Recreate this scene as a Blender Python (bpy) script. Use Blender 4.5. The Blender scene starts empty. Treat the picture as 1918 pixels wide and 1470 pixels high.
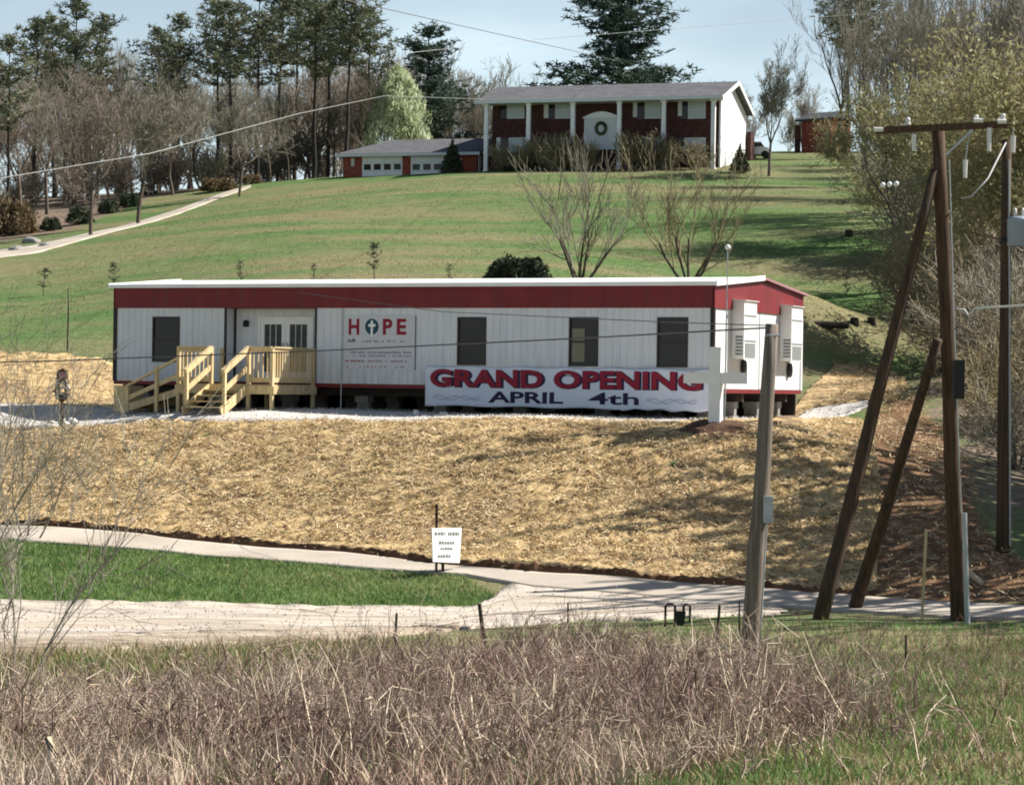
import bpy, math, random
import numpy as np
from mathutils import Vector, Matrix

# ------------------------------------------------------------------ camera, sky, sun, exposure
SC = bpy.context.scene
COL = SC.collection
F, HZ, ROLL = 4475.0, 722.0, 0.0145          # focal length and horizon of the photograph (1918 px wide), slight roll
CR, SR = math.cos(ROLL), math.sin(ROLL)
cam_d = bpy.data.cameras.new('camera')
cam = bpy.data.objects.new('camera', cam_d)
COL.objects.link(cam)
cam_d.sensor_width = 36.0
cam_d.lens = 36.0 * F / 1918.0
cam_d.shift_y = -(735.0 - HZ) / 1918.0
cam_d.clip_start, cam_d.clip_end = 0.5, 3000.0
cam.matrix_world = Matrix(((CR, -SR, 0, 0), (0, 0, -1, 0), (SR, CR, 0, 0), (0, 0, 0, 1)))
SC.camera = cam

SUN_AZ, SUN_EL = math.radians(14), math.radians(43)   # azimuth from +x (right) towards +y (away)
S = Vector((math.cos(SUN_AZ) * math.cos(SUN_EL), math.sin(SUN_AZ) * math.cos(SUN_EL), math.sin(SUN_EL)))
world = bpy.data.worlds.new('World')
SC.world = world
world.use_nodes = True
wn, wl = world.node_tree.nodes, world.node_tree.links
bg = wn['Background']
sky = wn.new('ShaderNodeTexSky')
sky.sky_type = 'NISHITA'
sky.sun_disc = False
sky.sun_elevation = SUN_EL
sky.sun_rotation = math.pi / 2 - SUN_AZ
sky.altitude = 250
sky.air_density, sky.dust_density, sky.ozone_density = 1.0, 1.2, 1.0
# thin cirrus veil over the whole sky
tc = wn.new('ShaderNodeTexCoord')
mp = wn.new('ShaderNodeMapping'); mp.inputs['Scale'].default_value = (3.0, 3.0, 9.0)
nz = wn.new('ShaderNodeTexNoise'); nz.inputs['Scale'].default_value = 2.2; nz.inputs['Detail'].default_value = 7
cr = wn.new('ShaderNodeValToRGB'); cr.color_ramp.elements[0].position = 0.42; cr.color_ramp.elements[1].position = 0.75
cr.color_ramp.elements[0].color = (0.5, 0.5, 0.5, 1); cr.color_ramp.elements[1].color = (0.9, 0.9, 0.9, 1)
mx = wn.new('ShaderNodeMix'); mx.data_type = 'RGBA'; mx.inputs['B'].default_value = (13.6, 16.2, 17.2, 1)
wl.new(tc.outputs['Generated'], mp.inputs['Vector']); wl.new(mp.outputs['Vector'], nz.inputs['Vector'])
sep = wn.new('ShaderNodeSeparateXYZ'); wl.new(tc.outputs['Generated'], sep.inputs['Vector'])
el = wn.new('ShaderNodeMapRange'); el.inputs['From Min'].default_value = 0.0; el.inputs['From Max'].default_value = 0.26; el.inputs['To Min'].default_value = 1.0; el.inputs['To Max'].default_value = 0.04
wl.new(sep.outputs['Z'], el.inputs['Value'])                     # thin haze cloud, densest low over the horizon all round
ml = wn.new('ShaderNodeMath'); ml.operation = 'MULTIPLY'
wl.new(nz.outputs['Fac'], cr.inputs['Fac']); wl.new(cr.outputs['Color'], ml.inputs[0]); wl.new(el.outputs['Result'], ml.inputs[1]); wl.new(ml.outputs[0], mx.inputs['Factor'])
wl.new(sky.outputs['Color'], mx.inputs['A']); wl.new(mx.outputs['Result'], bg.inputs['Color'])
bg.inputs['Strength'].default_value = 0.05
sun_d = bpy.data.lights.new('sun', 'SUN')
sun_d.energy = 5.0; sun_d.angle = math.radians(0.45); sun_d.color = (1.0, 0.95, 0.87)
sun = bpy.data.objects.new('sun', sun_d)
COL.objects.link(sun)
sun.rotation_euler = S.to_track_quat('Z', 'Y').to_euler()
sun.location = (60, 40, 60)
vs = SC.view_settings
vs.view_transform = 'Standard'; vs.look = 'None'; vs.exposure = 0.95; vs.gamma = 1.0
SC.cycles.filter_width = 1.9
SC.cycles.max_bounces = 6
SC.cycles.transparent_max_bounces = 8

rng = np.random.default_rng(11)
R = random.Random(5)

# ------------------------------------------------------------------ projection helpers
def P(px, py, Y):
    """world point seen at photo pixel (px, py) at distance Y along the view"""
    dx, dy = px - 959.0, py - HZ
    x, y = CR * dx + SR * dy, -SR * dx + CR * dy
    return Vector((x / F * Y, Y, -y / F * Y))

def proj(x, y, z):
    a, b = F * x / y, -F * z / y
    return 959 + CR * a - SR * b, HZ + SR * a + CR * b

# ------------------------------------------------------------------ terrain
TX, TY = -11.48, 69.10                      # office front left corner
YAW = 0.431
TD = np.array([math.cos(YAW), -math.sin(YAW)]); TN = np.array([math.sin(YAW), math.cos(YAW)])
PADZ = -0.84
def T2W(lx, ly):
    q = np.array([TX, TY]) + TD * lx + TN * ly
    return q[0], q[1]

ctrl = []
def cp(px, py, Y):
    p = P(px, py, Y); ctrl.append((p.x, p.y, p.z))
def cw(x, y, z): ctrl.append((x, y, z))
for x in (-30, -15, 0, 15, 30):
    cw(x, -20, -1.4); cw(x, 0, -1.62); cw(x, 15, -2.5); cw(x, 28, -3.3)
for x in (-12, -4, 4):
    cw(x, 38, -4.05)
for x in (9, 18): cw(x, 38, -3.95)
for x, y in ((0, 1160), (400, 1155), (900, 1135), (1300, 1140)): 
    z = -4.2; hz = HZ + SR * (x - 959); cp(x, y, 4.2 * F / (y - hz))
cp(1800, 1165, 43.2); cp(1540, 1155, 43.5); cp(2150, 1160, 43.5)
cp(0, 1012, 52); cp(0, 985, 55.5); cp(-400, 1000, 53); cp(-400, 960, 58)
cp(500, 1053, 49.7); cp(500, 1029, 52); cp(870, 1072, 49.2); cp(1000, 1078, 48.8); cp(1400, 1104, 47.6); cp(1700, 1125, 46.6); cp(2100, 1120, 47)
cp(0, 800, 66); cp(500, 793, 62); cp(900, 789, 58.5); cp(1340, 803, 56.2); cp(1500, 810, 56.5); cp(-400, 800, 70)
cp(500, 900, 57.0); cp(1000, 920, 53.6); cp(1400, 940, 52.3); cp(0, 890, 60.5)
cp(1878, 1030, 49.5); cp(1850, 860, 60); cp(1850, 700, 75); cp(2150, 900, 58); cp(2300, 700, 72)
cp(1620, 757, 70); cp(1600, 680, 84); cp(1700, 620, 96); cp(1650, 330, 150); cp(2000, 560, 95)
for lx in (-3, 4, 10, 16, 18.3, 20): 
    x, y = T2W(lx, -1.5); cw(x, y, PADZ); x, y = T2W(lx, 4); cw(x, y, PADZ); x, y = T2W(lx, 7.6); cw(x, y, PADZ)
for lx in (-3, 5, 12, 19):
    x, y = T2W(lx, -3.6); cw(x, y, PADZ - .05)
cp(0, 662, 84); cp(100, 560, 101); cp(-400, 640, 86); cp(-400, 500, 112)
cp(500, 522, 95); cp(900, 530, 92); cp(1300, 525, 88); cp(1500, 560, 86)
cp(500, 440, 116); cp(500, 395, 132); cp(1000, 420, 120); cp(1250, 400, 122); cp(1500, 430, 116)
cp(60, 472, 120); cp(250, 422, 136); cp(420, 366, 156); cp(0, 445, 138); cp(300, 362, 168); cp(-300, 470, 125)
cp(640, 332, 166); cp(900, 321, 157); cp(1120, 318, 155); cp(1338, 316, 153); cp(1440, 331, 150); cp(550, 338, 165); cp(880, 322, 161)
cp(1480, 284, 186); cp(1600, 287, 178); cp(1850, 300, 165)
for x in (-70, -35, 0, 35, 70):
    cw(x, 215, 15.5 if x < 20 else 17.5); cw(x, 320, 9); cw(x, 600, 4)
cw(-90, 60, -2); cw(-90, 130, 6); cw(90, 60, 2); cw(90, 130, 10); cw(90, 20, -2.5); cw(-90, 10, -3); cw(60, 170, 16); cw(-70, 170, 11)
ctrl = np.array(ctrl)
def tps_fit(c, lam):
    n = len(c); d = np.linalg.norm(c[:, None, :2] - c[None, :, :2], axis=2) / 50
    K = np.where(d > 0, d * d * np.log(d + 1e-12), 0) + lam * np.eye(n)
    Pm = np.c_[np.ones(n), c[:, :2] / 50]
    A = np.block([[K, Pm], [Pm.T, np.zeros((3, 3))]])
    return np.linalg.solve(A, np.r_[c[:, 2], 0, 0, 0])
TW = tps_fit(ctrl, 0.00004)
def tps(x, y):
    out = np.zeros(len(x))
    for a in range(0, len(x), 20000):
        q = np.c_[x[a:a + 20000], y[a:a + 20000]]
        d = np.linalg.norm(q[:, None, :] - ctrl[None, :, :2], axis=2) / 50
        K = np.where(d > 0, d * d * np.log(d + 1e-12), 0)
        out[a:a + 20000] = K @ TW[:-3] + TW[-3] + q[:, 0] / 50 * TW[-2] + q[:, 1] / 50 * TW[-1]
    return out
def axis(a, b, d, lo, hi, g):
    mid = list(np.arange(a, b, d)); s, v = d, a
    left = []
    while v > lo: s *= g; v -= s; left.append(v)
    s, v = d, mid[-1]; right = []
    while v < hi: s *= g; v += s; right.append(v)
    return np.array(left[::-1] + mid + right)
GX = axis(-20, 20, 0.4, -500, 500, 1.07)
GY = axis(8, 80, 0.4, -60, 900, 1.035)
gx, gy = np.meshgrid(GX, GY)
fx_, fy_ = gx.ravel(), gy.ravel()
gz = tps(np.clip(fx_, -110, 110), np.clip(fy_, -40, 620))
gz = np.clip(gz, -6, 19.5)
def fbm(x, y, seed, scale, octs=4):
    r = np.random.default_rng(seed); out = 0; amp = 1.0
    for o in range(octs):
        for k in range(3):
            a = r.uniform(0, 6.28); w = r.uniform(.7, 1.3) / scale * (2 ** o); ph = r.uniform(0, 6.28)
            out = out + amp * np.sin((x * math.cos(a) + y * math.sin(a)) * w * 6.28 + ph + 1.3 * np.sin((x * math.sin(a) - y * math.cos(a)) * w * 4 + ph * 2))
        amp *= .55
    return out / 4.5
gz = gz + fbm(fx_, fy_, 3, 6.0) * 0.035
GZ = gz.reshape(len(GY), len(GX))
def H(x, y):
    x = np.asarray(x, float); y = np.asarray(y, float)
    i = np.clip(np.searchsorted(GX, x) - 1, 0, len(GX) - 2); j = np.clip(np.searchsorted(GY, y) - 1, 0, len(GY) - 2)
    u = np.clip((x - GX[i]) / (GX[i + 1] - GX[i]), 0, 1); v = np.clip((y - GY[j]) / (GY[j + 1] - GY[j]), 0, 1)
    return (GZ[j, i] * (1 - u) + GZ[j, i + 1] * u) * (1 - v) + (GZ[j + 1, i] * (1 - u) + GZ[j + 1, i + 1] * u) * v
HY = np.concatenate([np.arange(6, 100, .1), np.arange(100, 260, .4)])
def hit(px, py):
    """where the view ray through a photo pixel meets the ground"""
    p = P(px, py, 1.0)
    below = p.z * HY < H(p.x * HY, HY)
    k = int(np.argmax(below)) if below.any() else len(HY) - 1
    Y = HY[k]
    return Vector((p.x * Y, Y, float(H(p.x * Y, Y))))
def ground(x, y): return Vector((x, y, float(H(x, y))))
def gpx(px, Y):
    """ground point in the photo column px at distance Y"""
    x = (px - 959) / F * Y
    for _ in range(3):
        z = float(H(x, Y)); x += (px - proj(x, Y, z)[0]) / F * Y
    return Vector((x, Y, float(H(x, Y))))

# ------------------------------------------------------------------ materials
def srgb(r, g, b):
    f = lambda c: (c / 255 / 12.92) if c <= 10 else ((c / 255 + .055) / 1.055) ** 2.4
    return (f(r), f(g), f(b), 1)
def mat(name, c1, c2=None, scale=5.0, rough=.8, bump=0.0, stretch=(1, 1, 1), detail=5, var=0.0, c3=None, trans=0.0, spec=.3, lo=.35, hi=.65, bscale=None, metallic=0, coord='Object'):
    m = bpy.data.materials.new(name); m.use_nodes = True
    n, l = m.node_tree.nodes, m.node_tree.links
    b = n['Principled BSDF']; b.inputs['Roughness'].default_value = rough
    b.inputs['Specular IOR Level'].default_value = spec; b.inputs['Metallic'].default_value = metallic
    c1 = tuple(c1) + ((1,) if len(c1) == 3 else ()); col = None
    if c2 is None and not bump and not var:
        b.inputs['Base Color'].default_value = c1
    tcn = n.new('ShaderNodeTexCoord'); mpn = n.new('ShaderNodeMapping'); mpn.inputs['Scale'].default_value = stretch
    l.new(tcn.outputs[coord], mpn.inputs['Vector'])
    if c2 is not None:
        c2 = tuple(c2) + ((1,) if len(c2) == 3 else ())
        t = n.new('ShaderNodeTexNoise'); t.inputs['Scale'].default_value = scale; t.inputs['Detail'].default_value = detail
        l.new(mpn.outputs['Vector'], t.inputs['Vector'])
        r = n.new('ShaderNodeValToRGB'); r.color_ramp.elements[0].position = lo; r.color_ramp.elements[1].position = hi
        r.color_ramp.elements[0].color = c1; r.color_ramp.elements[1].color = c2
        if c3 is not None:
            e = r.color_ramp.elements.new((lo + hi) / 2); e.color = tuple(c3) + ((1,) if len(c3) == 3 else ())
        l.new(t.outputs['Fac'], r.inputs['Fac']); col = r.outputs['Color']
    if var:
        oi = n.new('ShaderNodeObjectInfo'); hs = n.new('ShaderNodeHueSaturation')
        mr = n.new('ShaderNodeMapRange'); mr.inputs['To Min'].default_value = 1 - var; mr.inputs['To Max'].default_value = 1 + var
        l.new(oi.outputs['Random'], mr.inputs['Value']); l.new(mr.outputs['Result'], hs.inputs['Value'])
        if col: l.new(col, hs.inputs['Color'])
        else: hs.inputs['Color'].default_value = c1
        col = hs.outputs['Color']
    if col: l.new(col, b.inputs['Base Color'])
    elif c2 is None: b.inputs['Base Color'].default_value = c1
    if bump:
        t2 = n.new('ShaderNodeTexNoise'); t2.inputs['Scale'].default_value = bscale or scale * 3; t2.inputs['Detail'].default_value = 6
        l.new(mpn.outputs['Vector'], t2.inputs['Vector'])
        bp = n.new('ShaderNodeBump'); bp.inputs['Strength'].default_value = bump; bp.inputs['Distance'].default_value = .05
        l.new(t2.outputs['Fac'], bp.inputs['Height']); l.new(bp.outputs['Normal'], b.inputs['Normal'])
    if trans:
        tr = n.new('ShaderNodeBsdfTranslucent'); ms = n.new('ShaderNodeMixShader'); ms.inputs['Fac'].default_value = trans
        if col: l.new(col, tr.inputs['Color'])
        else: tr.inputs['Color'].default_value = c1
        l.new(b.outputs['BSDF'], ms.inputs[1]); l.new(tr.outputs['BSDF'], ms.inputs[2])
        l.new(ms.outputs['Shader'], n['Material Output'].inputs['Surface'])
    return m
M = {}
M['white_siding'] = mat('white_siding', (.61, .63, .66), (.68, .69, .71), scale=1.2, rough=.55, bump=.05, stretch=(3, 3, .4))
M['white_paint'] = mat('white_paint', (.72, .73, .73), (.80, .80, .79), scale=3, rough=.5)
M['roof_white'] = mat('roof_white', (.74, .74, .73), (.82, .81, .79), scale=2, rough=.45)
M['maroon'] = mat('maroon', (.15, .013, .017), (.19, .018, .022), scale=2, rough=.5, stretch=(1, 1, .3))
M['dark_trim'] = mat('dark_trim', (.022, .014, .016), rough=.5)
M['steel_dark'] = mat('steel_dark', (.03, .025, .024), (.06, .04, .03), scale=4, rough=.7)
M['rubber'] = mat('rubber', (.018, .018, .018), rough=.85)
M['block'] = mat('block', (.20, .19, .175), (.28, .265, .245), scale=6, bump=.3)
M['pad_white'] = mat('pad_white', (.7, .69, .66), rough=.7)
M['lumber'] = mat('lumber', (.48, .36, .185), (.64, .51, .29), scale=3, rough=.75, bump=.15, stretch=(4, 4, .6), var=.12)
M['lumber_old'] = mat('lumber_old', (.16, .11, .07), (.26, .19, .12), scale=3, rough=.85, bump=.2, stretch=(1, 4, 4), var=.1)
def glass(name, col, rough=.08):
    return mat(name, col, rough=rough, spec=.25)
M['glass'] = glass('glass', (.020, .016, .015))
M['glass_blind'] = glass('glass_blind', (.42, .46, .48), .15)
M['glass_warm'] = glass('glass_warm', (.16, .15, .10), .15)
M['bronze'] = mat('bronze', (.03, .022, .018), rough=.4)
M['ac_white'] = mat('ac_white', (.66, .67, .65), (.72, .72, .70), scale=2, rough=.4)
M['grille'] = mat('grille', (.20, .22, .22), rough=.5)
M['banner'] = mat('banner', (.62, .65, .74), (.70, .71, .76), scale=1.5, rough=.6)
M['navy'] = mat('navy', (.018, .010, .045), rough=.6)
M['red_print'] = mat('red_print', (.25, .009, .028), rough=.6)
M['lilac'] = mat('lilac', (.42, .42, .55), rough=.6)
M['sign_board'] = mat('sign_board', (.56, .56, .58), rough=.5)
M['teal_print'] = mat('teal_print', (.012, .06, .09), rough=.6)
M['grey_print'] = mat('grey_print', (.20, .20, .23), rough=.6)
M['pink_print'] = mat('pink_print', (.32, .16, .18), rough=.6)
M['sign_white'] = mat('sign_white', (.78, .79, .77), rough=.5)
M['ink'] = mat('ink', (.16, .17, .18), rough=.7)
M['pole_wood'] = mat('pole_wood', (.045, .026, .016), (.10, .058, .034), scale=3, rough=.9, bump=.3, stretch=(6, 6, .3))
M['pole_brown'] = mat('pole_brown', (.035, .024, .017), (.085, .05, .03), scale=3, rough=.9, bump=.3, stretch=(6, 6, .3))
M['pole_grey'] = mat('pole_grey', (.12, .095, .078), (.23, .19, .155), scale=3, rough=.9, bump=.35, stretch=(7, 7, .3))
M['porcelain'] = mat('porcelain', (.62, .60, .56), rough=.3)
M['galv'] = mat('galv', (.34, .35, .36), (.44, .45, .46), scale=4, rough=.45, metallic=.4)
M['transformer'] = mat('transformer', (.27, .31, .38), rough=.4)
M['wire'] = mat('wire', (.10, .10, .10), rough=.6)
M['wire_pale'] = mat('wire_pale', (.36, .36, .35), rough=.5)
M['black_metal'] = mat('black_metal', (.012, .012, .012), rough=.5)
M['rust_post'] = mat('rust_post', (.022, .02, .016), (.05, .035, .022), scale=8, rough=.9)
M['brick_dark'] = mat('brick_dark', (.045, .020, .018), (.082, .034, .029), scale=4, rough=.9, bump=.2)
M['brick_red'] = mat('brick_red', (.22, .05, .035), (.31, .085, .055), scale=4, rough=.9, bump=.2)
M['shingle'] = mat('shingle', (.085, .085, .092), (.13, .13, .14), scale=3, rough=.95, bump=.4, stretch=(1, 1, 3))
M['shingle_dark'] = mat('shingle_dark', (.04, .045, .055), (.06, .065, .075), scale=3, rough=.95, bump=.4)
M['foundation'] = mat('foundation', (.05, .055, .055), (.08, .08, .078), scale=3, rough=.9)
M['shutter'] = mat('shutter', (.6, .62, .62), rough=.5)
M['bark'] = mat('bark', (.075, .058, .045), (.14, .11, .085), scale=2, rough=.95, stretch=(4, 4, .6), var=.3)
M['bark_dark'] = mat('bark_dark', (.028, .024, .021), (.055, .044, .036), scale=2, rough=.95, stretch=(4, 4, .6), var=.25)
M['twig'] = mat('twig', (.175, .16, .12), (.27, .245, .19), scale=.5, rough=.9, var=.25)
M['twig_red'] = mat('twig_red', (.20, .165, .13), (.29, .245, .195), scale=.5, rough=.9, var=.25)
M['twig_bud'] = mat('twig_bud', (.20, .17, .10), (.30, .255, .15), scale=.5, rough=.9, var=.2)
M['needles'] = mat('needles', (.07, .095, .055), (.19, .19, .105), scale=.7, rough=.7, var=.25, trans=.15)
M['needles_blue'] = mat('needles_blue', (.035, .065, .05), (.085, .115, .08), scale=.7, rough=.7, var=.2, trans=.15)
M['bud_leaf'] = mat('bud_leaf', (.25, .24, .105), (.38, .365, .19), scale=.6, rough=.7, trans=.35, var=.15)
M['spring_leaf'] = mat('spring_leaf', (.36, .42, .22), (.62, .66, .46), scale=.9, rough=.7, trans=.35)
M['evergreen'] = mat('evergreen', (.022, .034, .018), (.06, .075, .035), scale=2, rough=.8, var=.2)
M['rust_leaf'] = mat('rust_leaf', (.10, .075, .04), (.17, .125, .065), scale=2, rough=.85, var=.15, trans=.2)
M['gold_leaf'] = mat('gold_leaf', (.22, .15, .04), (.32, .23, .07), scale=2, rough=.85, trans=.2)
M['concrete'] = mat('concrete', (.36, .31, .25), (.46, .41, .345), scale=.5, rough=.95, bump=.2, bscale=8, detail=8, c3=(.41, .36, .30))
M['gravel'] = mat('gravel', (.32, .265, .205), (.51, .45, .38), scale=2.2, rough=1, bump=.8, bscale=9, detail=10, stretch=(.35, 1.6, 1), lo=.3, hi=.68, c3=(.45, .395, .33))
M['pad_gravel'] = mat('pad_gravel', (.42, .39, .35), (.60, .575, .54), scale=7, rough=1, bump=.7, bscale=14, detail=8)
M['straw_base'] = mat('straw_base', (.20, .13, .06), (.50, .365, .185), scale=3.2, rough=1, bump=1.0, bscale=6, detail=9, stretch=(.8, 1.0, 1), lo=.36, hi=.58, c3=(.40, .285, .135))
M['shoulder'] = mat('shoulder', (.16, .115, .075), (.42, .35, .27), scale=1.4, rough=1, bump=.7, detail=9, stretch=(.4, 1.6, 1))
M['track'] = mat('track', (.30, .245, .185), (.47, .41, .335), scale=1.2, rough=1, bump=.4, detail=9, stretch=(.3, 1.6, 1))
M['earth'] = mat('earth', (.10, .05, .028), (.19, .10, .055), scale=2, rough=1, bump=.8, detail=8)
def layer(m, color, scale, lo, hi, stretch=(1, 1, 1), zfade=None, amount=1.0):
    """lay a second colour over a material where a noise is high (worn or dirty patches)"""
    n, l = m.node_tree.nodes, m.node_tree.links; b = n['Principled BSDF']; src = b.inputs['Base Color'].links[0].from_socket
    tc = n.new('ShaderNodeTexCoord'); mp = n.new('ShaderNodeMapping'); mp.inputs['Scale'].default_value = stretch; l.new(tc.outputs['Object'], mp.inputs['Vector'])
    t = n.new('ShaderNodeTexNoise'); t.inputs['Scale'].default_value = scale; t.inputs['Detail'].default_value = 7; l.new(mp.outputs['Vector'], t.inputs['Vector'])
    r = n.new('ShaderNodeMapRange'); r.inputs['From Min'].default_value = lo; r.inputs['From Max'].default_value = hi; r.inputs['To Max'].default_value = amount; l.new(t.outputs['Fac'], r.inputs['Value']); fac = r.outputs['Result']
    if zfade:
        sp = n.new('ShaderNodeSeparateXYZ'); l.new(tc.outputs['Object'], sp.inputs['Vector']); z = n.new('ShaderNodeMapRange'); z.inputs['From Min'].default_value = zfade[0]; z.inputs['From Max'].default_value = zfade[1]; z.inputs['To Min'].default_value = 1; z.inputs['To Max'].default_value = zfade[2]
        l.new(sp.outputs['Z'], z.inputs['Value']); q = n.new('ShaderNodeMath'); q.operation = 'MULTIPLY'; l.new(fac, q.inputs[0]); l.new(z.outputs['Result'], q.inputs[1]); fac = q.outputs[0]
    x = n.new('ShaderNodeMix'); x.data_type = 'RGBA'; l.new(fac, x.inputs['Factor']); l.new(src, x.inputs['A']); x.inputs['B'].default_value = tuple(color) + (1,); l.new(x.outputs['Result'], b.inputs['Base Color'])
layer(M['straw_base'], (.24, .155, .085), .35, .50, .68, (1, 1, 1), amount=.6)
layer(M['straw_base'], (.12, .075, .042), 1.6, .57, .68, (1, 1, 1), amount=.6)
layer(M['white_siding'], (.36, .33, .28), 1.5, .35, .7, (5, 5, .5), zfade=(.8, 1.7, .25), amount=.55)
layer(M['maroon'], (.09, .03, .03), 1.2, .45, .75, (4, 4, .3), amount=.6)
layer(M['gravel'], (.26, .21, .16), .5, .50, .64, (.12, 1.9, 1), amount=.55)
layer(M['gravel'], (.50, .48, .45), .9, .58, .7, (.3, 1.5, 1), amount=.6)
layer(M['concrete'], (.30, .25, .20), .4, .48, .68, (.3, 1.6, 1), amount=.6)
layer(M['shingle'], (.06, .06, .066), 1.5, .45, .65, (.6, 2, 2), amount=.6)
M['straw'] = mat('straw', (.44, .33, .17), (.68, .54, .33), scale=1.3, rough=.8, lo=.35, hi=.62)
M['brush'] = mat('brush', (.19, .125, .10), (.46, .365, .28), scale=.45, rough=.9, detail=3)
M['brush_dark'] = mat('brush_dark', (.10, .072, .058), (.20, .15, .12), scale=1.1, rough=.9)
M['brush_red'] = mat('brush_red', (.20, .125, .105), (.33, .23, .20), scale=.8, rough=.85)
M['brush_pale'] = mat('brush_pale', (.46, .36, .25), (.70, .59, .45), scale=1.1, rough=.85)
layer(M['brush'], (.25, .12, .095), .16, .48, .60, (1, 1, 1), amount=.65)
layer(M['brush'], (.50, .43, .36), .5, .58, .70, (1, 1, 1), amount=.7)
M['grass_blade'] = mat('grass_blade', (.10, .18, .05), (.205, .285, .09), scale=.7, rough=.7, trans=.3, detail=4)
M['grass_dry'] = mat('grass_dry', (.22, .17, .09), (.36, .28, .16), scale=1.2, rough=.85, trans=.15)
M['rock'] = mat('rock', (.5, .46, .42), (.7, .67, .62), scale=4, rough=.9, bump=.3)
M['mulch'] = mat('mulch', (.06, .032, .02), (.11, .06, .035), scale=6, rough=1, bump=.6)
M['orange_tape'] = mat('orange_tape', (.5, .12, .05), rough=.6)

# ------------------------------------------------------------------ object helpers
def tag(o, label=None, cat=None, group=None, kind=None):
    if label: o['label'] = label
    if cat: o['category'] = cat
    if group: o['group'] = group
    if kind: o['kind'] = kind
    return o
def empty(name, loc=(0, 0, 0), rz=0.0):
    o = bpy.data.objects.new(name, None); COL.objects.link(o)
    o.location = loc; o.rotation_euler = (0, 0, rz); o.empty_display_size = .3
    return o
def link(name, me, parent=None, loc=None, rot=None, scale=None):
    o = bpy.data.objects.new(name, me); COL.objects.link(o); o.parent = parent
    if loc is not None: o.location = loc
    if rot is not None: o.rotation_euler = rot
    if scale is not None: o.scale = scale
    return o
class MB:
    def __init__(s): s.v, s.f = [], []
    def add(s, vs, fs):
        b = len(s.v); s.v += [tuple(v) for v in vs]; s.f += [tuple(b + i for i in f) for f in fs]; return s
    def box(s, x0, y0, z0, x1, y1, z1):
        return s.add([(x0, y0, z0), (x1, y0, z0), (x1, y1, z0), (x0, y1, z0), (x0, y0, z1), (x1, y0, z1), (x1, y1, z1), (x0, y1, z1)],
                     [(0, 3, 2, 1), (4, 5, 6, 7), (0, 1, 5, 4), (1, 2, 6, 5), (2, 3, 7, 6), (3, 0, 4, 7)])
    def bar(s, a, b, w, h, up=(0, 0, 1)):
        a, b = Vector(a), Vector(b); d = (b - a).normalized(); u = Vector(up)
        if abs(d.dot(u)) > .98: u = Vector((0, 1, 0))
        sd = d.cross(u).normalized() * w / 2; u2 = sd.cross(d).normalized() * h / 2
        vs = [a - sd - u2, a + sd - u2, a + sd + u2, a - sd + u2, b - sd - u2, b + sd - u2, b + sd + u2, b - sd + u2]
        return s.add(vs, [(0, 1, 2, 3), (7, 6, 5, 4), (0, 4, 5, 1), (1, 5, 6, 2), (2, 6, 7, 3), (3, 7, 4, 0)])
    def tube(s, pts, rad, n=8, cap=True):
        pts = [Vector(p) for p in pts]; rad = rad if hasattr(rad, '__len__') else [rad] * len(pts)
        b = len(s.v)
        for i, p in enumerate(pts):
            d = (pts[min(i + 1, len(pts) - 1)] - pts[max(i - 1, 0)]).normalized()
            u = Vector((0, 0, 1)) if abs(d.z) < .9 else Vector((0, 1, 0))
            a = d.cross(u).normalized(); c = a.cross(d)
            for k in range(n):
                t = 6.28318 * k / n; s.v.append(tuple(p + (a * math.cos(t) + c * math.sin(t)) * rad[i]))
        for i in range(len(pts) - 1):
            for k in range(n):
                k2 = (k + 1) % n; s.f.append((b + i * n + k, b + i * n + k2, b + (i + 1) * n + k2, b + (i + 1) * n + k))
        if cap:
            s.f.append(tuple(b + k for k in range(n))[::-1]); s.f.append(tuple(b + (len(pts) - 1) * n + k for k in range(n)))
        return s
    def lathe(s, prof, n=12, at=(0, 0, 0)):
        b = len(s.v)
        for r, z in prof:
            for k in range(n):
                t = 6.28318 * k / n; s.v.append((at[0] + r * math.cos(t), at[1] + r * math.sin(t), at[2] + z))
        for i in range(len(prof) - 1):
            for k in range(n):
                k2 = (k + 1) % n; s.f.append((b + i * n + k, b + i * n + k2, b + (i + 1) * n + k2, b + (i + 1) * n + k))
        s.f.append(tuple(b + k for k in range(n))[::-1]); s.f.append(tuple(b + (len(prof) - 1) * n + k for k in range(n)))
        return s
    def prism(s, poly, axis_vec):
        """extrude a polygon (3d points) along a vector"""
        n = len(poly); b = [Vector(p) for p in poly]; t = [p + Vector(axis_vec) for p in b]
        return s.add(b + t, [tuple(range(n))[::-1], tuple(range(n, 2 * n))] + [(i, (i + 1) % n, n + (i + 1) % n, n + i) for i in range(n)])
    def mesh(s, name, m, smooth=False):
        me = bpy.data.meshes.new(name); me.from_pydata(s.v, [], s.f); me.update()
        if m is not None: me.materials.append(m)
        if smooth: me.polygons.foreach_set('use_smooth', [True] * len(me.polygons))
        return me
    def build(s, name, m, parent=None, smooth=False, **k):
        return link(name, s.mesh(name, m, smooth), parent, **k)
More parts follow.
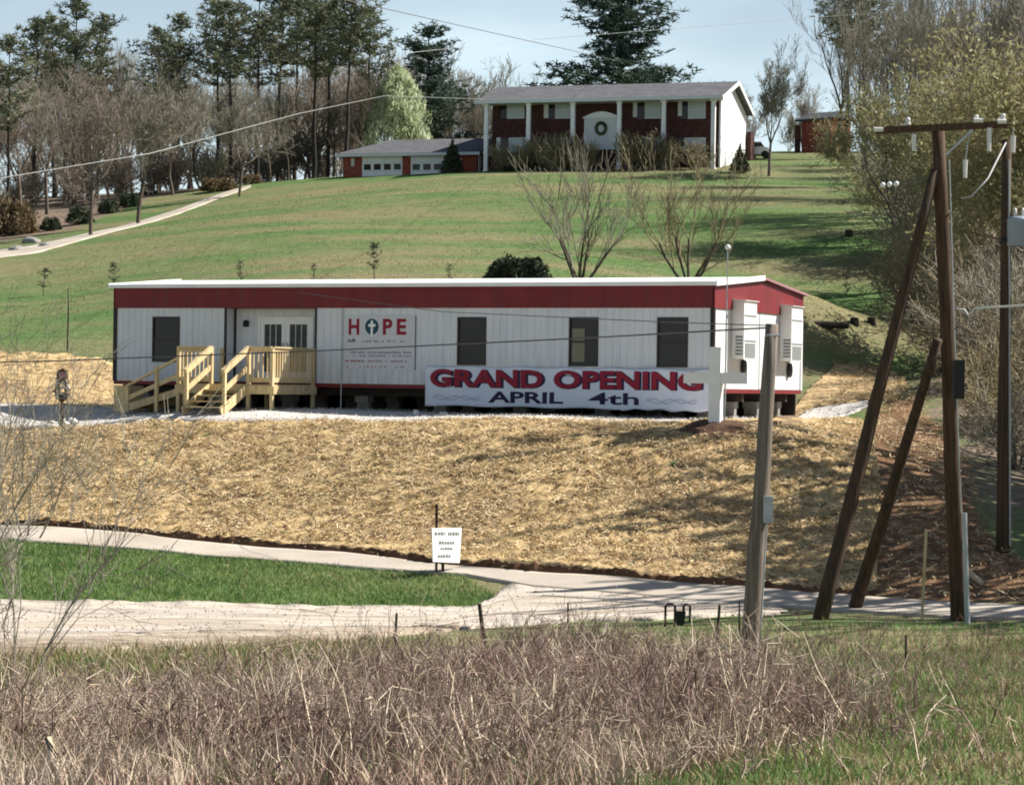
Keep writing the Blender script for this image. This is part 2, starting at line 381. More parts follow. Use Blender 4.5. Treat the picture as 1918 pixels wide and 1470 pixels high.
def np_mesh(name, v, f, m, smooth=False, attrs=None):
    """fast mesh from arrays; f is (n,4) or (n,3)"""
    me = bpy.data.meshes.new(name); n, k = f.shape
    me.vertices.add(len(v)); me.vertices.foreach_set('co', np.ascontiguousarray(v, dtype=np.float32).ravel())
    me.loops.add(n * k); me.loops.foreach_set('vertex_index', np.ascontiguousarray(f, dtype=np.int32).ravel())
    me.polygons.add(n); me.polygons.foreach_set('loop_start', np.arange(0, n * k, k, dtype=np.int32))
    me.polygons.foreach_set('loop_total', np.full(n, k, dtype=np.int32))
    if smooth: me.polygons.foreach_set('use_smooth', np.ones(n, dtype=bool))
    me.update(calc_edges=True)
    if m is not None: me.materials.append(m)
    if attrs:
        for an, av in attrs.items():
            a = me.attributes.new(an, 'FLOAT', 'POINT'); a.data.foreach_set('value', np.ascontiguousarray(av, dtype=np.float32))
    return me
def seg_arrays(p0, p1, r0, r1, sides=3):
    """prisms for many straight twigs at once"""
    p0, p1 = np.asarray(p0, float), np.asarray(p1, float); n = len(p0)
    d = p1 - p0; d /= np.linalg.norm(d, axis=1)[:, None] + 1e-9
    u = np.where(np.abs(d[:, 2:3]) < .9, np.array([[0, 0, 1.0]]), np.array([[0, 1.0, 0]]))
    a = np.cross(d, u); a /= np.linalg.norm(a, axis=1)[:, None] + 1e-9; c = np.cross(a, d)
    vs = []
    for k in range(sides):
        t = 6.28318 * k / sides; o = a * math.cos(t) + c * math.sin(t)
        vs.append(p0 + o * np.asarray(r0)[:, None]); vs.append(p1 + o * np.asarray(r1)[:, None])
    v = np.stack(vs, 1).reshape(-1, 3); base = np.arange(n)[:, None] * 2 * sides
    f = np.concatenate([base + np.array([[2 * k, 2 * ((k + 1) % sides), 2 * ((k + 1) % sides) + 1, 2 * k + 1]]) for k in range(sides)], 0)
    return v, f
def quad_arrays(c, d, w, l, ww):
    """leaf quads: centre c, long axis d, width axis w, half sizes l, ww"""
    v = np.stack([c - d * l - w * ww, c + d * l - w * ww * .6, c + d * l + w * ww * .6, c - d * l + w * ww], 1).reshape(-1, 3)
    f = np.arange(len(c) * 4).reshape(-1, 4)
    return v, f
def unit(v): return v / (np.linalg.norm(v, axis=1)[:, None] + 1e-9)

# ------------------------------------------------------------------ the ground
M_ground = bpy.data.materials.new('lawn_and_earth'); M_ground.use_nodes = True
def build_ground_material(m):
    n, l = m.node_tree.nodes, m.node_tree.links; b = n['Principled BSDF']; b.inputs['Roughness'].default_value = 1; b.inputs['Specular IOR Level'].default_value = .1
    tc = n.new('ShaderNodeTexCoord')
    def noise(scale, st, det=6):
        mp = n.new('ShaderNodeMapping'); mp.inputs['Scale'].default_value = st; l.new(tc.outputs['Object'], mp.inputs['Vector'])
        t = n.new('ShaderNodeTexNoise'); t.inputs['Scale'].default_value = scale; t.inputs['Detail'].default_value = det; t.inputs['Roughness'].default_value = .62
        l.new(mp.outputs['Vector'], t.inputs['Vector']); return t.outputs['Fac']
    def ramp(fac, els):
        r = n.new('ShaderNodeValToRGB')
        r.color_ramp.elements[0].position, r.color_ramp.elements[0].color = els[0][0], els[0][1] + (1,)
        r.color_ramp.elements[1].position, r.color_ramp.elements[1].color = els[-1][0], els[-1][1] + (1,)
        for p_, c_ in els[1:-1]: e = r.color_ramp.elements.new(p_); e.color = c_ + (1,)
        l.new(fac, r.inputs['Fac']); return r.outputs['Color']
    def mix(fac, a, b_, blend='MIX'):
        x = n.new('ShaderNodeMix'); x.data_type = 'RGBA'; x.blend_type = blend
        if isinstance(fac, float): x.inputs['Factor'].default_value = fac
        else: l.new(fac, x.inputs['Factor'])
        l.new(a, x.inputs['A']); l.new(b_, x.inputs['B']); return x.outputs['Result']
    green = ramp(noise(1.4, (1, 1, 1), 8), [(.3, (.066, .125, .037)), (.5, (.094, .162, .050)), (.7, (.128, .20, .070))])
    tan = ramp(noise(2.0, (1, 1, 1), 8), [(.3, (.18, .155, .082)), (.7, (.27, .225, .13))])
    # tan streaks run along the contour of the hill
    st = ramp(noise(.16, (.35, 1.2, 1.2), 9), [(.42, (0, 0, 0)), (.60, (.82, .82, .82))])
    c = mix(st, green, tan)
    fine = ramp(noise(7, (.6, 1, 1), 8), [(.25, (.55, .55, .55)), (.75, (1.3, 1.3, 1.3))])
    c = mix(1.0, c, fine, 'MULTIPLY')
    litter = ramp(noise(5, (1, 1, 1), 9), [(.3, (.08, .058, .042)), (.5, (.18, .135, .10)), (.72, (.34, .27, .20))])
    dirt = ramp(noise(3, (1, 1, 1), 9), [(.3, (.10, .055, .03)), (.5, (.19, .11, .06)), (.7, (.33, .22, .13))])
    brk = noise(1.1, (1, 1, 1), 8)
    def soft(attr, k=.55):
        a = n.new('ShaderNodeAttribute'); a.attribute_name = attr
        s = n.new('ShaderNodeMath'); s.operation = 'MULTIPLY_ADD'; l.new(brk, s.inputs[0]); s.inputs[1].default_value = k * 2; s.inputs[2].default_value = -k
        t = n.new('ShaderNodeMath'); t.operation = 'ADD'; l.new(a.outputs['Fac'], t.inputs[0]); l.new(s.outputs[0], t.inputs[1])
        q = n.new('ShaderNodeMapRange'); q.inputs['From Min'].default_value = .35; q.inputs['From Max'].default_value = .65; l.new(t.outputs[0], q.inputs['Value'])
        return q.outputs['Result']
    c = mix(soft('dry', .8), c, tan)
    c = mix(soft('litter', .9), c, litter)
    c = mix(soft('dirt', .6), c, dirt)
    l.new(c, b.inputs['Base Color'])
    bp = n.new('ShaderNodeBump'); bp.inputs['Strength'].default_value = .7; bp.inputs['Distance'].default_value = .12
    l.new(noise(9, (1, 1, 1), 8), bp.inputs['Height']); l.new(bp.outputs['Normal'], b.inputs['Normal'])
build_ground_material(M_ground)
def inpoly(px, py, poly):
    px, py = np.asarray(px), np.asarray(py); ins = np.zeros(px.shape, bool); n = len(poly)
    for i in range(n):
        x0, y0 = poly[i]; x1, y1 = poly[(i + 1) % n]
        c = (y0 > py) != (y1 > py)
        ins ^= c & (px < (x1 - x0) * (py - y0) / (y1 - y0 + 1e-12) + x0)
    return ins
def wpoly(pts): return [tuple(hit(*p)[:2]) for p in pts]
fz_ = GZ.ravel()
BRUSH = [(-700, 1330), (0, 1340), (300, 1332), (600, 1300), (800, 1265), (1000, 1240), (1250, 1245), (1420, 1285), (1520, 1320), (1590, 1365), (1500, 1400), (1330, 1445), (1200, 1490), (900, 1900), (-1500, 1900)]
BRUSH_W = wpoly([(x, min(y, 1560)) for x, y in BRUSH])
DIRT_W = wpoly([(1640, 760), (1720, 735), (1760, 800), (1800, 850), (1840, 960), (1900, 1040), (2000, 1100), (1950, 1140), (1700, 1126), (1560, 1112), (1480, 1060), (1560, 900), (1600, 800)])
WOOD_W = [tuple(gpx(-700, 120)[:2]), tuple(gpx(-100, 126)[:2]), tuple(gpx(120, 138)[:2]), tuple(gpx(300, 164)[:2]), tuple(gpx(560, 176)[:2]), tuple(gpx(900, 200)[:2]), (20, 300), (-200, 300), (-200, 120)]
WOOD2_W = [tuple(gpx(1730, 62)[:2]), tuple(gpx(1720, 90)[:2]), tuple(gpx(1690, 130)[:2]), (38, 190), (200, 190), (200, 40), (16, 46), tuple(gpx(1830, 52)[:2])]
def near_mask(poly, soft):
    out = np.zeros(len(fx_))
    for dx, dy in ((0, 0), (soft, 0), (-soft, 0), (0, soft), (0, -soft)): out += inpoly(fx_ + dx, fy_ + dy, poly)
    return out / 5
a_litter = np.maximum.reduce([near_mask(BRUSH_W, 1.0) * .95, near_mask(WOOD_W, 3) * .95, near_mask(WOOD2_W, 1.5) * .72])
a_dirt = near_mask(DIRT_W, .6) * .9
a_dry = np.where(fy_ < 42, .5, .05)
nx, ny = len(GX), len(GY)
ii = (np.arange(ny - 1)[:, None] * nx + np.arange(nx - 1)[None, :]).ravel()
gf = np.stack([ii, ii + 1, ii + 1 + nx, ii + nx], 1)
ground_o = link('ground', np_mesh('ground', np.c_[fx_, fy_, fz_], gf, M_ground, True, {'litter': a_litter, 'dirt': a_dirt, 'dry': a_dry}))
tag(ground_o, 'grassy hillside, verge and weedy foreground bank', 'ground', kind='structure')

def resample(pts, n):
    pts = np.array([tuple(p) for p in pts], float); d = np.r_[0, np.cumsum(np.linalg.norm(np.diff(pts, axis=0), axis=1))]
    t = np.linspace(0, d[-1], n); return np.stack([np.interp(t, d, pts[:, k]) for k in range(pts.shape[1])], 1)
def sheet(name, far, near, off, m, nl=160, nw=10, wob=0.0, seed=1, label=None, kind='structure', lip=0.0, bumpy=0.0, edge=None):
    """a sheet on the ground between two edge lines (world xy)"""
    a, b = resample([p[:2] for p in far], nl), resample([p[:2] for p in near], nl)
    t = np.linspace(0, 1, nw)[None, :, None]; q = a[:, None, :] * (1 - t) + b[:, None, :] * t
    if wob:
        dirv = b - a; dirv /= np.linalg.norm(dirv, axis=1)[:, None] + 1e-9
        s = np.arange(nl); r = np.random.default_rng(seed)
        w0 = fbm(s * .5, s * .0, seed, 9.0) * wob + r.normal(0, wob * .15, nl); w1 = fbm(s * .5, s * .0 + 50, seed + 3, 9.0) * wob + r.normal(0, wob * .15, nl)
        q[:, 0] += dirv * w0[:, None]; q[:, -1] += dirv * w1[:, None]
    v = q.reshape(-1, 2); z = H(v[:, 0], v[:, 1]) + off
    if bumpy: z = z + bumpy * (fbm(v[:, 0], v[:, 1], 77, 1.1) + .6 * np.random.default_rng(4).normal(0, .5, len(v)))
    z = z.reshape(nl, nw)
    if lip: z[:, -1] += lip * (1 + .5 * fbm(np.arange(nl) * .6, np.zeros(nl), 9, 7.0)); z[:, -2] += lip * .6
    v3 = np.c_[v, z.ravel()]; i = (np.arange(nl - 1)[:, None] * nw + np.arange(nw - 1)[None, :]).ravel()
    f = np.stack([i, i + nw, i + nw + 1, i + 1], 1)
    # skirt along the near and far edges so that the sheet has thickness
    k = len(v3); e = v3.reshape(nl, nw, 3)
    sk = np.concatenate([e[:, -1] - [0, 0, off + lip * 1.6 + .12], e[:, 0] - [0, 0, off + .06]], 0); v3 = np.concatenate([v3, sk], 0)
    j = np.arange(nl - 1)
    f = np.concatenate([f, np.stack([j * nw + nw - 1, (j + 1) * nw + nw - 1, k + j + 1, k + j], 1), np.stack([(j + 1) * nw, j * nw, k + nl + j, k + nl + j + 1], 1)], 0)
    me = np_mesh(name, v3, f, m, True)
    if edge:
        me.materials.append(edge); idx = np.zeros(len(f), dtype=np.int32); idx[-2 * (nl - 1):] = 1; me.polygons.foreach_set('material_index', idx)
    o = link(name, me); tag(o, label, None, kind=kind); return o
hp = lambda pts: [hit(*p) for p in pts]
LANE_FAR = hp([(-500, 945), (-150, 974), (0, 988), (300, 1010), (500, 1030), (800, 1060), (1000, 1077), (1200, 1090), (1400, 1104), (1600, 1121), (1918, 1140), (2300, 1155)])
LANE_NEAR = hp([(-500, 965), (-150, 998), (0, 1013), (300, 1036), (500, 1053), (700, 1069), (870, 1080), (1000, 1104), (1200, 1120), (1400, 1133), (1600, 1148), (1918, 1162), (2300, 1175)])
GRAV_FAR = hp([(-600, 1118), (-150, 1122), (0, 1125), (300, 1130), (500, 1136), (800, 1141), (890, 1138), (930, 1118), (945, 1100), (1000, 1098), (1200, 1115), (1450, 1134)])
GRAV_NEAR = hp([(-600, 1240), (-150, 1222), (0, 1214), (200, 1210), (400, 1200), (700, 1188), (860, 1178), (950, 1172), (1000, 1170), (1120, 1164), (1300, 1158), (1480, 1150)])
sheet('gravel_drive', GRAV_FAR, GRAV_NEAR, .045, M['gravel'], wob=.35, label='pale gravel drive in front of the straw bank')
sheet('paved_drive', LANE_FAR, LANE_NEAR, .06, M['concrete'], wob=.05, label='narrow pale lane along the foot of the straw bank')
PAD_NEAR = hp([(-500, 800), (-150, 800), (0, 802), (100, 803), (200, 801), (400, 795), (600, 789), (900, 789), (1200, 793), (1330, 802), (1420, 808), (1500, 803), (1560, 786), (1625, 764)])
PAD_FAR = [Vector((*T2W(lx, ly), 0)) for lx, ly in ((-14, 2.2), (-8, 1.6), (-3, 1.4), (-1.5, 2.0), (1, 3), (4, 3), (7, 3), (11, 3), (14, 3), (17, 3), (18.2, 4))] + hp([(1500, 770), (1550, 763), (1625, 753)])
sheet('gravel_pad', PAD_FAR, PAD_NEAR, .03, M['pad_gravel'], wob=.12, nw=14, label='white gravel pad under and before the office')
STRAW_FAR = PAD_NEAR[:-1] + hp([(1610, 790), (1640, 850), (1650, 930)])
STRAW_NEAR = hp([(-500, 942), (-150, 971), (0, 985), (300, 1007), (500, 1027), (800, 1057), (1000, 1074), (1200, 1087), (1400, 1101), (1540, 1113), (1600, 1118), (1640, 1120)])
sheet('straw_bank', STRAW_FAR, STRAW_NEAR, .05, M['straw_base'], nl=420, nw=50, wob=.1, seed=5, lip=.10, bumpy=.06, edge=M['earth'], label='bank covered in loose straw mulch', kind='structure')
SL_FAR = hp([(-500, 640), (-200, 655), (0, 660), (100, 668), (180, 672)]) + [Vector((*T2W(.5, 8.5), 0))]
SL_NEAR = [Vector((*T2W(lx, ly), 0)) for lx, ly in ((-14, 2.3), (-8, 1.7), (-3, 1.5), (-1.6, 1.8), (-.4, 3), (.5, 5))]
sheet('straw_slope', SL_FAR, SL_NEAR, .05, M['straw_base'], nl=90, nw=30, wob=.2, seed=8, bumpy=.05, label='straw covered cut slope left of the office')
SR_FAR = [Vector((*T2W(18.0, 12.5), 0))] + hp([(1560, 678), (1620, 682), (1680, 700), (1700, 730)])
SR_NEAR = [Vector((*T2W(18.2, 4.5), 0))] + hp([(1503, 768), (1550, 761), (1625, 751), (1680, 752)])
sheet('straw_slope', SR_FAR, SR_NEAR, .05, M['straw_base'], nl=60, nw=30, wob=.15, seed=9, bumpy=.05, label='straw covered slope right of the office')
HD_FAR = [gpx(-500, 112), gpx(-150, 118), gpx(60, 124), gpx(160, 131), gpx(260, 139.5), gpx(340, 148), gpx(415, 158), gpx(470, 164)]
HD_NEAR = [gpx(-500, 107), gpx(-150, 113), gpx(60, 118.5), gpx(160, 125.5), gpx(260, 134), gpx(340, 143), gpx(415, 154), gpx(470, 161)]
sheet('hill_drive', HD_FAR, HD_NEAR, .05, M['concrete'], wob=.25, nl=120, label='pale drive climbing the hill on the left')

# loose straw, one mass
def scatter_in(poly, n, r=rng):
    poly = np.array(poly); lo, hi = poly.min(0), poly.max(0); out = []
    got = 0
    while got < n:
        q = r.uniform(lo, hi, (n * 2, 2)); q = q[inpoly(q[:, 0], q[:, 1], [tuple(p) for p in poly])]; out.append(q); got += len(q)
    return np.concatenate(out)[:n]
def straw_mass(name, polys, counts, label):
    vs, fs, b = [], [], 0
    for poly, n in zip(polys, counts):
        q = scatter_in(poly, n); clump = fbm(q[:, 0], q[:, 1], 21, .7) + .6 * fbm(q[:, 0], q[:, 1], 22, 3.0); q = q[rng.uniform(-.7, .7, len(q)) < clump + .05]; n = len(q)
        z = H(q[:, 0], q[:, 1]) + .07 + rng.uniform(0, .05, n)
        a = rng.uniform(0, 6.28, n); L_ = rng.uniform(.02, .065, n) * np.where(rng.uniform(0, 1, n) < .12, 2.6, 1); d = np.c_[np.cos(a), np.sin(a), rng.normal(0, .35, n)]; d = unit(d)
        w = unit(np.cross(d, unit(np.c_[rng.normal(0, .5, n), rng.normal(0, .5, n), np.ones(n)])))
        v, f = quad_arrays(np.c_[q, z], d, w, L_[:, None], rng.uniform(.006, .013, n)[:, None]); vs.append(v); fs.append(f + b); b += len(v)
    o = link(name, np_mesh(name, np.concatenate(vs), np.concatenate(fs), M['straw'])); tag(o, label, 'straw', kind='stuff')
ring = lambda a, b: [tuple(p[:2]) for p in a] + [tuple(p[:2]) for p in reversed(b)]
straw_mass('loose_straw', [ring(STRAW_FAR, STRAW_NEAR), DIRT_W, ring(SL_FAR, SL_NEAR), ring(SR_FAR, SR_NEAR)], [200000, 12000, 16000, 12000], 'loose golden straw strewn over the bank and slopes')

def stones(name, poly, n, r0, r1, m, label, seed):
    q = scatter_in(poly, n); r_ = np.random.default_rng(seed); z = H(q[:, 0], q[:, 1]) + .055; c = np.c_[q, z]; r = r_.uniform(r0, r1, (n, 1))
    base = np.array([[1, 0, 0], [0, 1, 0], [-1, 0, 0], [0, -1, 0], [0, 0, .7], [0, 0, -.5]], float)
    v = c[:, None, :] + base[None] * r[:, :, None] * r_.uniform(.6, 1.4, (n, 6, 1)); t = np.array([[0, 1, 4], [1, 2, 4], [2, 3, 4], [3, 0, 4], [1, 0, 5], [2, 1, 5], [3, 2, 5], [0, 3, 5]])
    f = (np.arange(n)[:, None, None] * 6 + t[None]).reshape(-1, 3); o = link(name, np_mesh(name, v.reshape(-1, 3), f, m)); tag(o, label, 'gravel', kind='stuff')
stones('gravel_stones', ring(GRAV_FAR, GRAV_NEAR), 3000, .010, .024, M['gravel'], 'loose stones on the gravel drive', 71)
stones('pad_stones', ring(PAD_FAR, PAD_NEAR), 5000, .012, .03, M['pad_gravel'], 'loose pale stones on the office pad', 72)
ga, gb = resample([p[:2] for p in GRAV_FAR], 60), resample([p[:2] for p in GRAV_NEAR], 60)
for k, t in enumerate((.30, .62)):
    sheet('wheel_track', ga + (gb - ga) * t, ga + (gb - ga) * (t + .11), .056, M['track'], wob=.12, nw=5, seed=30 + k, label=('farther' if k == 0 else 'nearer') + ' worn wheel track in the gravel drive')
SH_FAR = hp([(-600, 1222), (-150, 1206), (0, 1198), (200, 1195), (400, 1188), (700, 1181), (860, 1173)]); SH_NEAR = hp([(-600, 1262), (-150, 1240), (0, 1232), (200, 1226), (400, 1212), (700, 1196), (860, 1181)])
sheet('dirt_shoulder', SH_FAR, SH_NEAR, .055, M['shoulder'], wob=.3, seed=14, bumpy=.02, label='tan dirt shoulder along the near edge of the gravel drive')

# ------------------------------------------------------------------ the office (double-wide modular building)
OL, OW, OB, OE = 18.3, 7.3, 0.83, 3.51      # length, depth, underside of wall, eave (above pad)
off = empty('office_trailer', (TX, TY, PADZ), -YAW)
tag(off, 'long white modular office with maroon roof band and dark windows', 'modular building')
def loc_ray(px, py, plane, val):
    """local office coordinates where a pixel's ray meets the plane local x=val or y=val"""
    d = P(px, py, 1.0); o = np.array([-TX, -TY]); lo = np.array([o @ TD, o @ TN]); ld = np.array([np.array([d.x, d.y]) @ TD, np.array([d.x, d.y]) @ TN])
    k = 0 if plane == 'x' else 1; t = (val - lo[k]) / ld[k]
    return lo[0] + ld[0] * t, lo[1] + ld[1] * t, d.z * t - PADZ
fxp = lambda px, py=650, y=0.0: loc_ray(px, py, 'y', y)[0]
fzp = lambda px, py, y=0.0: loc_ray(px, py, 'y', y)[2]
rec0, rec1, RD = fxp(424), fxp(590), .46
FB = OE - .60                                # bottom of the maroon band
wins = [(fxp(286), fxp(337)), (fxp(857), fxp(911)), (fxp(1066), fxp(1121)), (fxp(1231), fxp(1289))]
WZ0, WZ1 = fzp(880, 684), fzp(880, 594)
# wall panels: grooved sheets, about 1.2 m wide, cut round the openings
def panel(x0, x1, z0, z1, parent, place, m=M['white_siding']):
    b = MB(); n = max(1, round((x1 - x0) / .2)); st = (x1 - x0) / n; g = .012
    for k in range(n):
        a0, a1 = x0 + k * st, x0 + (k + 1) * st
        b.box(a0 + (.002 if k == 0 else g), -.018, z0, a1 - (.002 if k == n - 1 else 0), 0, z1)
    b.box(x0 + .002, -.008, z0, x1 - .002, .03, z1)
    return b.build('siding_panel', m, parent, **place)
def wall_run(x0, x1, z0, z1, openings, place):
    edges = sorted({x0, x1} | {e for o in openings for e in o[:2]}); 
    cuts = []
    for a, b_ in zip(edges[:-1], edges[1:]):
        op = [o for o in openings if o[0] <= a + 1e-6 and o[1] >= b_ - 1e-6]
        if op:
            o = op[0]
            if o[2] > z0 + .02: panel(a, b_, z0, o[2], off, place)
            if o[3] < z1 - .02: panel(a, b_, o[3], z1, off, place)
        else:
            k = max(1, round((b_ - a) / 1.22)); w = (b_ - a) / k
            for q in range(k): panel(a + q * w, a + (q + 1) * w, z0, z1, off, place)
F0 = dict(loc=(0, 0, 0))
wall_run(.06, rec0 - .06, OB, FB, [(*wins[0], WZ0, WZ1)], F0)
wall_run(rec1 + .06, OL - .06, OB, FB, [(*w, WZ0, WZ1) for w in wins[1:]], F0)
# recess
dx0, dx1 = fxp(489, 650, RD), fxp(584, 650, RD); dz1 = fzp(530, 597, RD)
wall_run(rec0 + .02, min(rec1, dx1 + .4), OB, FB, [(dx0 - .03, dx1 + .03, OB, dz1 + .03)], dict(loc=(0, RD, 0)))
MB().box(rec0 - .03, 0, OB, rec0, RD - .03, FB).build('recess_side', M['white_siding'], off)
MB().box(rec1, 0, OB, rec1 + .03, RD - .03, FB).build('recess_side', M['white_siding'], off)
MB().box(rec0, -.03, OB - .02, rec1, RD, OB + .02).build('door_sill', M['steel_dark'], off)
for x in (rec0 - .06, rec1): MB().box(x, -.035, OB, x + .06, .02, FB).build('corner_trim', M['dark_trim'], off)
for x in (rec0 + .003,): MB().box(x, RD - .07, OB, x + .05, RD - .022, FB).build('corner_trim', M['dark_trim'], off)
# other walls
MB().box(.03, .05, OB, OL - .03, OW, FB + .4)
core = MB()
core.box(.035, .035, OB + .01, rec0 - .035, OW - .01, FB + .05); core.box(rec1 + .035, .035, OB + .01, OL - .035, OW - .01, FB + .05); core.box(rec0 - .03, RD + .035, OB + .012, rec1 + .03, OW - .012, FB + .048)
core.build('wall_core', M['dark_trim'], off)
ENDP = dict(loc=(OL, 0, 0), rot=(0, 0, math.pi / 2))
wall_run(.06, OW / 2 - .01, OB, FB, [], ENDP); wall_run(OW / 2 + .01, OW - .05, OB, FB, [], ENDP)
wall_run(.06, OW - .06, OB, FB, [], dict(loc=(0, OW, 0), rot=(0, 0, -math.pi / 2)))
wall_run(.06, OL - .06, OB, FB, [], dict(loc=(OL, OW, 0), rot=(0, 0, math.pi)))
for x, y in ((0, 0), (OL, 0), (0, OW), (OL, OW)):
    MB().box(x - .055, y - .055, OB - .01, x + .055, y + .055, FB + .02).build('corner_trim', M['dark_trim'] if y == 0 else M['white_paint'], off)
MB().box(OL - .01, OW / 2 - .03, OB, OL + .026, OW / 2 + .03, FB).build('marriage_seam', M['grille'], off)
# maroon band: front fascia boards and gable ends
nb = 6
for k in range(nb):
    a, b_ = OL * k / nb - (.05 if k == 0 else 0), OL * (k + 1) / nb + (.05 if k == nb - 1 else 0)
    MB().box(a + .002, -.05, FB, b_ - .002, .03, OE).build('fascia_panel', M['maroon'], off)
MB().box(-.05, OW, FB, OL + .05, OW + .05, OE).build('fascia_panel', M['maroon'], off)
RISE = .31
for x, s in ((OL, 1), (0, -1)):
    for h in (0, 1):
        y0, y1 = (-.05, OW / 2 - .004) if h == 0 else (OW / 2 + .004, OW + .05)
        z0, z1 = (OE, OE + RISE) if h == 0 else (OE + RISE, OE)
        MB().prism([(x, y0, FB), (x, y1, FB), (x, y1, z1 - .004), (x, y0, z0 - .004)], (.06 * s, 0, 0)).build('gable_panel', M['maroon'], off)
# roof slabs, white drip edge, thin rake trim
for h in (0, 1):
    y0, y1 = (-.17, OW / 2) if h == 0 else (OW + .17, OW / 2); sl = RISE / (OW / 2)
    ze = OE - sl * .12
    MB().prism([(-.14, y0, ze), (-.14, y1, OE + RISE), (-.14, y1, OE + RISE + .06), (-.14, y0, ze + .06)], (OL + .28, 0, 0)).build('roof', M['roof_white'] if h == 0 else M['shingle'], off)
MB().box(-.16, -.20, OE - .03, OL + .16, -.165, OE + .075).build('drip_edge', M['roof_white'], off)
MB().bar((OL + .15, -.19, OE + .03), (OL + .15, OW / 2, OE + RISE + .03), .03, .14).build('rake_trim', M['roof_white'], off)
MB().bar((OL + .15, OW + .18, OE + .02), (OL + .15, OW / 2 + .01, OE + RISE + .02), .03, .06).build('rake_trim', M['pink_print'], off)
MB().bar((-.15, -.19, OE + .03), (-.15, OW / 2, OE + RISE + .03), .03, .14).build('rake_trim', M['roof_white'], off)
# bottom rim, chassis beams, piers, wheels
for a in ((-.03, -.03, OL + .03, .03), (-.03, OW - .03, OL + .03, OW + .03), (OL - .03, .031, OL + .04, OW - .031), (-.03, .031, .03, OW - .031)):
    MB().box(a[0], a[1], OB - .11, a[2], a[3], OB - .004).build('bottom_rim', M['maroon'], off)
MB().box(.04, .04, OB - .06, OL - .04, OW - .04, OB - .006).build('floor_deck', M['dark_trim'], off)
for y in (.9, 2.7, 4.6, 6.4): MB().box(.1, y - .06, OB - .34, OL - .1, y + .06, OB - .062).build('chassis_beam', M['steel_dark'], off)
pier_me = MB().box(-.2, -.2, -.08, .2, .2, .12).box(-.19, -.1, .125, .19, .1, .31).box(-.2, -.2, .315, .2, .2, .49).mesh('pier', M['block'])
for x in (.5, 2.9, 5.3, 7.7, 10.1, 12.5, 14.9, 17.8):
    for y in (.9, 2.7, 4.6, 6.4): link('pier', pier_me, off, loc=(x, y, 0))
wheel_me = MB().lathe([(.16, -.11), (.33, -.10), (.36, -.06), (.36, .06), (.33, .10), (.16, .11)], 20).mesh('wheel', M['rubber'], True)
hub_me = MB().lathe([(.17, -.07), (.15, -.12), (.05, -.13)], 14).mesh('hub', M['pad_white'])
for x in (13.6, 14.5, 15.4):
    w = link('wheel', wheel_me, off, loc=(x, 1.7, .36), rot=(math.pi / 2, 0, 0)); link('hub', hub_me, w)
MB().box(.1, OW - .08, -.1, OL - .1, OW - .04, OB - .115).build('added_shade_panel', M['dark_trim'], off)  # dark panels added to hide lit ground behind and black out the underside
MB().box(.06, .3, -.1, .1, OW - .1, OB - .115).build('added_shade_panel', M['dark_trim'], off)
# windows
def window(x0, x1, z0, z1, y, parent, pane, mull=1, name='window', frame=M['bronze'], glassm=M['glass']):
    w = MB(); t = .05
    w.box(x0, y - .03, z0, x0 + t, y + .05, z1).box(x1 - t, y - .03, z0, x1, y + .05, z1).box(x0 + t, y - .03, z0, x1 - t, y + .05, z0 + t).box(x0 + t, y - .03, z1 - t, x1 - t, y + .05, z1)
    o = w.build(name, frame, parent)
    zm = (z0 + z1) / 2
    if mull:
        MB().box(x0 + t, y - .022, zm - .025, x1 - t, y + .04, zm + .025).build('sash_rail', frame, o)
        MB().box(x0 + t, y + .0, z0 + t, x1 - t, y + .01, zm - .025).build('pane', pane if isinstance(pane, bpy.types.Material) else pane[0], o)
        MB().box(x0 + t, y + .012, zm + .025, x1 - t, y + .022, z1 - t).build('pane', pane if isinstance(pane, bpy.types.Material) else pane[1], o)
    else:
        MB().box(x0 + t, y + .0, z0 + t, x1 - t, y + .01, z1 - t).build('pane', pane if isinstance(pane, bpy.types.Material) else pane[0], o)
    return o
for i, (a, b_) in enumerate(wins):
    o = window(a, b_, WZ0, WZ1, -.01, off, M['glass'])
    if i == 2:
        MB().box(a + .09, -.016, WZ0 + .12, a + .45, -.0115, WZ1 - .3).build('window_blind', M['glass_warm'], o); o['label'] = 'dark window with a pale blind half drawn'
# double glazed doors in the recess
for k in range(2):
    w = (dx1 - dx0) / 2; a = dx0 + k * w; y = RD - .03
    g0, g1, h0, h1 = a + .13, a + w - .13, OB + .30, dz1 - .16
    d = MB(); d.box(a + .005, y - .02, OB + .02, g0, y + .03, dz1).box(g1, y - .02, OB + .02, a + w - .005, y + .03, dz1).box(g0, y - .02, OB + .02, g1, y + .03, h0).box(g0, y - .02, h1, g1, y + .03, dz1)
    o = d.build('door', M['white_paint'], off)
    for cx in range(3):
        for cz in range(5):
            x0, x1 = g0 + (g1 - g0) * cx / 3, g0 + (g1 - g0) * (cx + 1) / 3; z0, z1 = h0 + (h1 - h0) * cz / 5, h0 + (h1 - h0) * (cz + 1) / 5
            MB().box(x0 + .010, y + .0, z0 + .010, x1 - .010, y + .008, z1 - .010).build('pane', M['glass'], o)
    mu = MB()
    for cx in (1, 2): x = g0 + (g1 - g0) * cx / 3; mu.box(x - .009, y - .012, h0, x + .009, y + .012, h1)
    mu.build('muntin', M['white_paint'], o)
    hx = a + w - .07 if k == 0 else a + .07
    MB().box(hx - .015, y - .07, OB + .98, hx + .015, y - .02, OB + 1.12).build('handle', M['galv'], o)
fr = MB(); fr.box(dx0 - .07, RD - .06, OB + .02, dx0, RD - .004, dz1 + .06).box(dx1, RD - .06, OB + .02, dx1 + .07, RD - .004, dz1 + .06).box(dx0, RD - .06, dz1 + .002, dx1, RD - .004, dz1 + .06)
